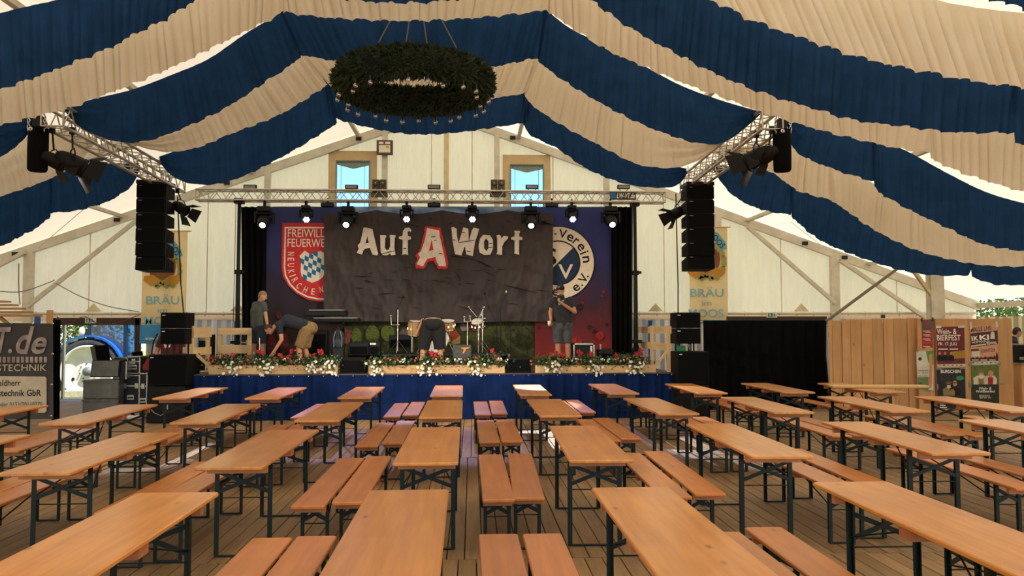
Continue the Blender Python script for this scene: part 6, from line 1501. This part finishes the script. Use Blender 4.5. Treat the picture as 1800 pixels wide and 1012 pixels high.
MB().prism(tq([(152,600),(166,596),(168,604),(160,606)],YC-.05),(0,.1,0)).build('door_sill', navyp, tr)
MB().ell(at(144,582,YC-.1),(.09,.06,.13),None,10,8).build('mirror', whitep, tr)
MB().prism(tq([(164,575),(172,573),(171,583),(165,583)],YC+.9),(0,.1,0)).build('seat', mat('seat_blue','20304A',.7), tr)
MB().tube(tq([(188,572),(192,560),(198,572)],YC+.5),.02,6).build('steering_wheel', blackp, tr)
c_ = at(150,684,TRY-.25); tag(MB().box((c_.x+.2,22.9,.0),(1.2,.3,.2),None,.02).build('concrete_block', mat('concrete','B9B4AA',.9,0,'A19C92',14)),'concrete block on the grass in front of the tractor wheel','block')
# ---- trees outside
tl_m = mat('outside_leaves','6E7F3E',.7,0,'3E5424',25); bark = mat('bark','4A3A2A',.9)
def otree(label, x, y, h, r_, n):
    t = thing('garden_tree', label, 'tree', (x,y,-.53)); MB().cyl((x,y,-.53),(x,y,h*.7),.12,.06,8).build('trunk', bark, t)
    mb = MB()
    for _ in range(n):
        c_ = Vector((x+rf.gauss(0,r_*.45), y+rf.gauss(0,r_*.4), h*.6+rf.gauss(0,h*.24))); d = Vector((rf.uniform(-1,1),rf.uniform(-1,1),rf.uniform(-1,1))).normalized(); s_ = d.cross(Vector((rf.random(),.3,rf.random()))).normalized(); L = rf.uniform(.1,.22)
        mb.add([c_, c_+d*L*.5+s_*L*.35, c_+d*L, c_+d*L*.5-s_*L*.35],[(0,1,2,3)])
    o = mb.build('foliage', tl_m, t, None, False); o['kind'] = 'stuff'
p = at(135,600,31); otree('leafy green tree behind the tractor cab', p.x, 31, 3.6, 2.2, 4200)
p = at(1775,548,27); otree('sunlit green tree seen over the striped awning', p.x, 27, 3.2, 3.2, 3000)

# ================================================================== RIGHT SIDE: black curtain, boarded wall, posters, bar
YB = 17.6; a, b = at(1236,563,YB), at(1453,563,YB)
bc = MB().grid(lambda u,v: Vector((a.x+(b.x-a.x)*u+ .05*(1-v)*u*math.sin(v*7), YB+.05*math.sin(u*70)*(1-.5*v)+.02*math.sin(u*31), .01+(a.z-.01)*v)),160,5).build('black_curtain', black_m, None, None, False)
tag(bc,'wide black curtain hung beside the right speaker stack','curtain')
YW = 16.75; wlt = thing('board_wall','wall of upright spruce boards beside the black curtain','wall panel',(at(1535,700,YW).x,YW,0))
bxs = [1456,1462,1479,1494.4,1513,1533,1552,1570,1594,1614]
for k,(x0,x1) in enumerate(zip(bxs[:-1],bxs[1:])):
    p0, p1 = at(x0,563,YW), at(x1,562,YW); z1 = at(x0,563-(k*.35),YW).z+random.uniform(-.015,.015); dy = .0 if k%2 else -.034
    MB().rect(p0.x+.006,p1.x-.006,YW+dy*.3,YW+dy*.3+.022,.012,z1).build('board', spruce_z, wlt)
MB().rect(at(1458,563,YW).x,at(1613,563,YW).x,YW+.024,YW+.03,.012,1.9).build('seam_shade_sheet', mat('seam_shade_dark','4A3220',.9), wlt)  # dark sheet added to draw the shadow lines between the boards
for z in (.4,1.6): MB().rect(at(1456,563,YW).x,at(1614,563,YW).x,YW+.03,YW+.08,z,z+.1).build('batten', spruce_m, wlt)
YQ = 16.62; pw = thing('poster_wall','spruce panel covered with event posters at the end of the board wall','wall panel',(at(1692,700,YQ).x,YQ,0))
qx = [1612,1626,1641,1684,1730,1752,1774]
for k,(x0,x1) in enumerate(zip(qx[:-1],qx[1:])):
    p0, p1 = at(x0,560,YQ), at(x1,559,YQ); MB().rect(p0.x+.001,p1.x-.001,YQ+(.002 if k%2 else 0),YQ+.03,.012,p0.z).build('board', spruce_z, pw)
p0, p1 = at(1774,559,YQ), at(1778,559,YQ); MB().rect(p0.x,p1.x,YQ,YQ+.09,.012,p0.z).build('end_post', spruce_z, pw)
p0, p1 = at(1640.2,560,YQ), at(1643,560,YQ); MB().rect(p0.x,p1.x,YQ-.02,YQ+.07,.012,p0.z).build('corner_post', mat('corner_brown','7A4A2A',.7), pw)
tape = mat('silver_tape','8A8A86',.4,.2); tapew = mat('white_tape','D8CFC0',.6)
def PZ(l): return [(1600+x/5.955, 550+y/5.955) for x,y in l]
def rectp(x0,y0,x1,y1): return PZ([(x0,y0),(x1,y0),(x1,y1),(x0,y1)])
def poster(label, corners, m, tapes, tm=tape):
    c_ = PZ(corners); r = thing('event_poster', label, 'poster', at(c_[0][0],c_[2][1],YQ))
    flat('paper', c_, YQ, m, r, .004)
    for q in tapes: flat('tape', PZ(q), YQ, tm, r, .010)
    return r
def ptext(r, s, x0,y0,x1,y1, m, rot=0, bold=.01, shear=0, off=.008):
    q = PZ([(x0,y0),(x1,y1)]); return text_at('lettering', s, q[0][0],q[0][1],q[1][0],q[1][1], YQ, m, r, off, bold, rot, shear)
dred = mat('poster_dark_red','6B1820',.6,0,'5A141B',8); dblk = mat('poster_black','12141A',.6); pgreen = mat('poster_green','5E6E34',.6,0,'4E5E2C',12); dgreen = mat('poster_dark_green','23281A',.6); peach = mat('poster_peach','D09A74',.6,0,'C48C66',10); yel = mat('poster_yellow','B0821E',.6); greyr2 = mat('poster_grey','55504C',.6); ppale = mat('poster_pale','D6CDB8',.6); maroon = mat('poster_maroon','48161A',.6); skp = mat('poster_skin','C98E62',.6); beardw = mat('poster_beard','E2D4B4',.6); redst = mat('poster_red','A3221F',.6); olv = mat('poster_olive','8A7A4A',.6)
# wine and beer festival
r = poster('dark red event poster with a date in white, upper left of the poster panel', [(268,148),(565,140),(572,530),(285,535)], dred, [[(265,135),(322,132),(322,155),(265,158)],[(500,132),(565,130),(565,152),(500,155)]], tapew)
ptext(r,'Wein- &',278,163,482,222,whitep,0,.012); ptext(r,'BIERFEST',278,228,524,288,whitep,0,.012); ptext(r,'FR. 17. JULI',292,306,484,348,whitep,0,.01)
for x0,x1 in ((290,392),(412,498)): flat('fine_print', rectp(x0,372,x1,383), YQ, whitep, r, .008)
flat('barrel', PZ([(435,405),(568,388),(571,470),(450,480)]), YQ, yel, r, .007)
for k,x in enumerate((305,362,425)):
    flat('figure', PZ([(x-26,500),(x-30,455),(x-12,440),(x+12,440),(x+32,455),(x+28,500)]), YQ, blackpr, r, .009); flat('figure_head', [(1600+q[0]/5.955,550+q[1]/5.955) for q in blob(x,422,13,17,10)], YQ, skp, r, .010)
flat('sponsor_strip', PZ([(285,535),(574,530),(576,558),(287,564)]), YQ, ppale, r, .004)
for k in range(6): flat('fine_print', rectp(295+k*45,541,318+k*45,550), YQ, maroon if k%2 else olv, r, .008)
# party poster
r = poster('black event poster with two cartoon men, lower left of the poster panel', [(275,580),(572,572),(582,1000),(290,1000)], dblk, [[(272,570),(330,570),(330,590),(272,592)],[(520,566),(575,566),(575,584),(520,586)],[(268,745),(292,745),(292,800),(268,800)]])
ptext(r,'BURSCHEN',318,592,524,628,whitep,0,.02)
gl = mat('poster_grey_outline','3A3A3C',.6)
ptext(r,'PARTY',322,640,500,672,gl,0,.005); ptext(r,'PARTY',322,676,500,705,gl,0,.005)
flat('green_badge', [(1600+q[0]/5.955,550+q[1]/5.955) for q in blob(520,680,42,24,18,.3)], YQ, mat('badge_green','2F8A5A',.6), r, .008)
for cx,cy,m1,m2,hat in ((400,750,skp,olv,True),(465,735,skp,blackpr,False)):
    flat('figure', PZ([(cx-55,862),(cx-62,800),(cx-30,775),(cx+30,775),(cx+60,805),(cx+55,862)]), YQ, m2, r, .008)
    if not hat: flat('figure_hair', [(1600+q[0]/5.955,550+q[1]/5.955) for q in blob(cx,cy,34,42,14)], YQ, mat('poster_hair','3A1E14',.6), r, .009)
    flat('figure_head', [(1600+q[0]/5.955,550+q[1]/5.955) for q in blob(cx,cy,22,30,14)], YQ, m1, r, .010); flat('sunglasses', rectp(cx-20,cy-10,cx+20,cy), YQ, blackpr, r, .012)
    if hat: flat('figure_hat', PZ([(cx-45,cy-18),(cx-20,cy-42),(cx+18,cy-42),(cx+42,cy-16)]), YQ, mat('poster_hat','5A4A2A',.6), r, .012); flat('figure_beard', [(1600+q[0]/5.955,550+q[1]/5.955) for q in blob(cx,cy+22,20,16,12)], YQ, beardw, r, .012)
flat('mug', rectp(432,818,462,862), YQ, yel, r, .012)
for k in range(3): flat('fine_print', rectp(308,938+k*22,350+k*16,950+k*22), YQ, whitep, r, .008)
# party night poster
r = poster('reddish concert poster with tilted white lettering, upper right of the poster panel', [(625,138),(908,122),(918,500),(630,508)], peach, [[(618,95),(642,95),(646,170),(622,170)],[(888,88),(912,88),(914,150),(892,150)]], tapew)
ptext(r,'MALLE LIVE',632,142,845,190,maroon,5,.02)
flat('dark_band', PZ([(627,215),(912,182),(916,325),(630,362)]), YQ, maroon, r, .006)
ptext(r,'I',640,243,652,290,whitep,4,.04); ptext(r,'K',664,240,710,288,whitep,4,.04); ptext(r,'KI',722,228,822,280,whitep,4,.04)
ptext(r,'HUFTGOLD',645,290,825,310,whitep,5,.01); flat('fine_print', PZ([(635,340),(790,318),(790,334),(635,356)]), YQ, ppale, r, .008); ptext(r,'REVIVAL',800,298,905,328,whitep,5,.02)
flat('performer', PZ([(835,270),(840,205),(858,190),(878,205),(884,270)]), YQ, ppale, r, .009)
flat('date_card', PZ([(645,402),(722,395),(726,455),(649,462)]), YQ, ppale, r, .008); ptext(r,'11.',662,402,706,436,maroon,4,.03)
flat('dark_tab', PZ([(634,380),(716,374),(716,394),(634,400)]), YQ, maroon, r, .007)
ptext(r,'SCHNITZER',735,372,890,410,mat('poster_brown','6A3A26',.6),5,.01)
sk_ = [(630,505),(630,470),(660,462),(680,472),(700,455),(720,470),(745,460),(760,468),(790,450),(800,466),(840,455),(865,462),(880,440),(890,462),(900,425),(906,400),(910,425),(918,440),(918,500)]
flat('skyline', PZ(sk_), YQ, maroon, r, .007)
for k in range(3): flat('fine_print', rectp(642+k*92,486,715+k*88,496), YQ, ppale, r, .009)
flat('sponsor_strip', PZ([(630,510),(918,503),(922,535),(632,545)]), YQ, ppale, r, .005)
for k in range(6): flat('fine_print', rectp(645+k*46,516,670+k*46,526), YQ, olv if k%2 else maroon, r, .008)
# green festival poster
r = poster('green event poster with a cartoon couple, lower right of the poster panel', [(635,548),(925,540),(930,940),(640,945)], dgreen, [[(602,520),(640,512),(645,550),(625,558)],[(910,520),(950,512),(945,545),(915,560)],[(612,720),(638,718),(638,780),(614,780)],[(930,730),(985,730),(985,752),(930,752)]])
flat('picture_field', PZ([(635,548),(925,540),(928,745),(638,752)]), YQ, pgreen, r, .006)
for cx,cy,sh_m,hat in ((738,640,beardw,True),(838,638,redst,False)):
    flat('figure', PZ([(cx-75,745),(cx-80,680),(cx-40,655),(cx+40,655),(cx+68,690),(cx+60,745)]), YQ, sh_m if hat else ppale, r, .008); flat('bodice', PZ([(cx-26,745),(cx-28,672),(cx+28,672),(cx+26,745)]), YQ, olv if hat else redst, r, .010)
    flat('figure_head', [(1600+q[0]/5.955,550+q[1]/5.955) for q in blob(cx,cy,28,34,14)], YQ, skp, r, .012)
    if hat: flat('figure_hat', PZ([(cx-48,cy-14),(cx-26,cy-46),(cx+26,cy-50),(cx+50,cy-20)]), YQ, mat('hat_olive','7C7438',.6), r, .014); flat('figure_beard', [(1600+q[0]/5.955,550+q[1]/5.955) for q in blob(cx,cy+26,30,22,12)], YQ, beardw, r, .014)
    else: flat('figure_hair', [(1600+q[0]/5.955,550+q[1]/5.955) for q in blob(cx,cy-20,34,22,12)], YQ, mat('hair_blond','B07C36',.6), r, .011)
ptext(r,'Wein- &',718,773,846,802,whitep,0,.015,.2); ptext(r,'Weißbierfest',686,804,884,832,whitep,0,.015,.2); ptext(r,'BENEDIKTUS',722,856,832,880,ppale,0,.01)
for k in range(3): flat('fine_print', rectp(725+k*44,884,755+k*44,892), YQ, ppale, r, .008)
# narrow red poster and white-green poster
r = poster('narrow red price list poster beside the corner post', [(118,72),(232,66),(236,362),(126,372)], redst, [[(108,56),(128,56),(128,90),(108,92)],[(222,48),(242,48),(242,82),(222,82)]], mat('black_tape','1A1A1A',.5))
flat('grey_head', PZ([(118,72),(232,66),(234,165),(121,172)]), YQ, greyr2, r, .006); flat('emblem', PZ([(145,85),(195,82),(198,130),(150,135)]), YQ, redst, r, .008)
for k,y in enumerate((185,225,268,345)): flat('fine_print', rectp(132,y,205,y+8), YQ, ppale, r, .008); flat('fine_print', rectp(158,y+14,215,y+20), YQ, ppale, r, .008)
flat('bright_bar', rectp(135,300,225,322), YQ, mat('bright_red','D02A22',.6), r, .007)
r = poster('white and green festival poster beneath the narrow red poster', [(60,402),(240,392),(240,808),(78,800)], ppale, [[(65,335),(78,335),(82,410),(68,412)],[(150,802),(225,806),(222,822),(150,818)]])
flat('green_field', PZ([(160,397),(240,392),(240,540),(190,520)]), YQ, mat('leaf_green','5E8A3A',.6), r, .006); flat('green_field', PZ([(75,672),(190,668),(190,804),(78,800)]), YQ, mat('lawn_green','6A7E3E',.6), r, .006)
flat('arm', PZ([(195,440),(225,425),(232,500),(222,780),(190,790),(188,700),(200,560)]), YQ, skp, r, .008)
flat('emblem', [(1600+q[0]/5.955,550+q[1]/5.955) for q in blob(100,480,18,18,12)], YQ, dgreen, r, .008)
for y in (598,655): flat('rule', rectp(76,y,184,y+8), YQ, olv, r, .008)
ptext(r,'11. JULI 2026'[:8],80,618,182,640,mat('text_olive','6A6A3A',.6),0,.01)
flat('emblem', [(1600+q[0]/5.955,550+q[1]/5.955) for q in blob(105,745,24,26,12)], YQ, greyr2, r, .009)
# bar counter with a machine beyond the poster wall
p = at(1793,660,16.6); ct = thing('bar_counter','wooden bar counter at the right edge of the picture','counter',(p.x+.5,16.9,0))
MB().rect(p.x,p.x+1.5,16.55,16.58,.012,1.0).build('front_board', spruce_z, ct); MB().rect(p.x,p.x+.03,16.58,17.25,.012,1.0).build('side_board', spruce_z, ct)
MB().rect(p.x-.03,p.x+1.5,16.5,17.3,1.0,1.04).build('worktop', edge_m, ct)
r = thing('coffee_machine','dark coffee machine on the bar counter','machine',(p.x+.35,16.9,1.04))
MB().box((p.x+.35,16.95,1.24),(.6,.45,.36),None,.02).build('housing', blackp, r); MB().rect(p.x+.08,p.x+.62,16.7,16.73,1.1,1.16).build('drip_tray', edge_m, r)
MB().cyl((p.x+.2,16.68,1.2),(p.x+.2,16.68,1.3),.03,n=10).build('brew_group', chrome, r); MB().rect(p.x+.06,p.x+.64,16.74,17.16,1.425,1.45).build('cup_rail', chrome, r)
sh_ = thing('bar_shelf','wooden shelf board above the bar counter','shelf',(p.x+.4,17.3,1.62)); 
p2 = at(1790,606,18.1); MB().rect(p2.x,p2.x+1.2,18.0,18.3,p2.z-.03,p2.z).build('shelf_board', spruce_m, sh_)
for x in (p2.x+.1,p2.x+1.0): MB().rect(x,x+.05,18.2,18.25,.012,p2.z-.03).build('upright', spruce_z, sh_)
# ---- loose cables slung under the gable
cb = mat('red_cable','6A2A22',.7); gc = mat('grey_cable','6A6458',.7)
for nm,pts,m_,lab in (('cable',[(0,512),(40,512),(90,495),(96,492)],gc,'grey cable slung from the left brace to the edge'),('cable',[(97,497),(140,520),(190,538),(245,548)],gc,'grey cable sagging from the left brace towards the brewery banner'),
  ('cable',[(33,463),(33,505),(35,535)],cb,'dark red cable hanging beside the left gable post'),('cable',[(100,556),(118,570),(135,562),(150,556),(175,569),(205,568),(245,553)],cb,'dark red cable looped over the doorway lintel')):
    q = [Vector((v.x,v.y)) for v in resample(pts, 16)]; tag(MB().tube([at(v.x,v.y,20.05) for v in q],.011,5).build(nm, m_), lab, 'cable')

# ---- bake the smoothed bodies into plain meshes
bpy.context.view_layer.update()
dg = bpy.context.evaluated_depsgraph_get()
for o in REMESH:
    me = bpy.data.meshes.new_from_object(o.evaluated_get(dg)); o.modifiers.clear(); o.data = me
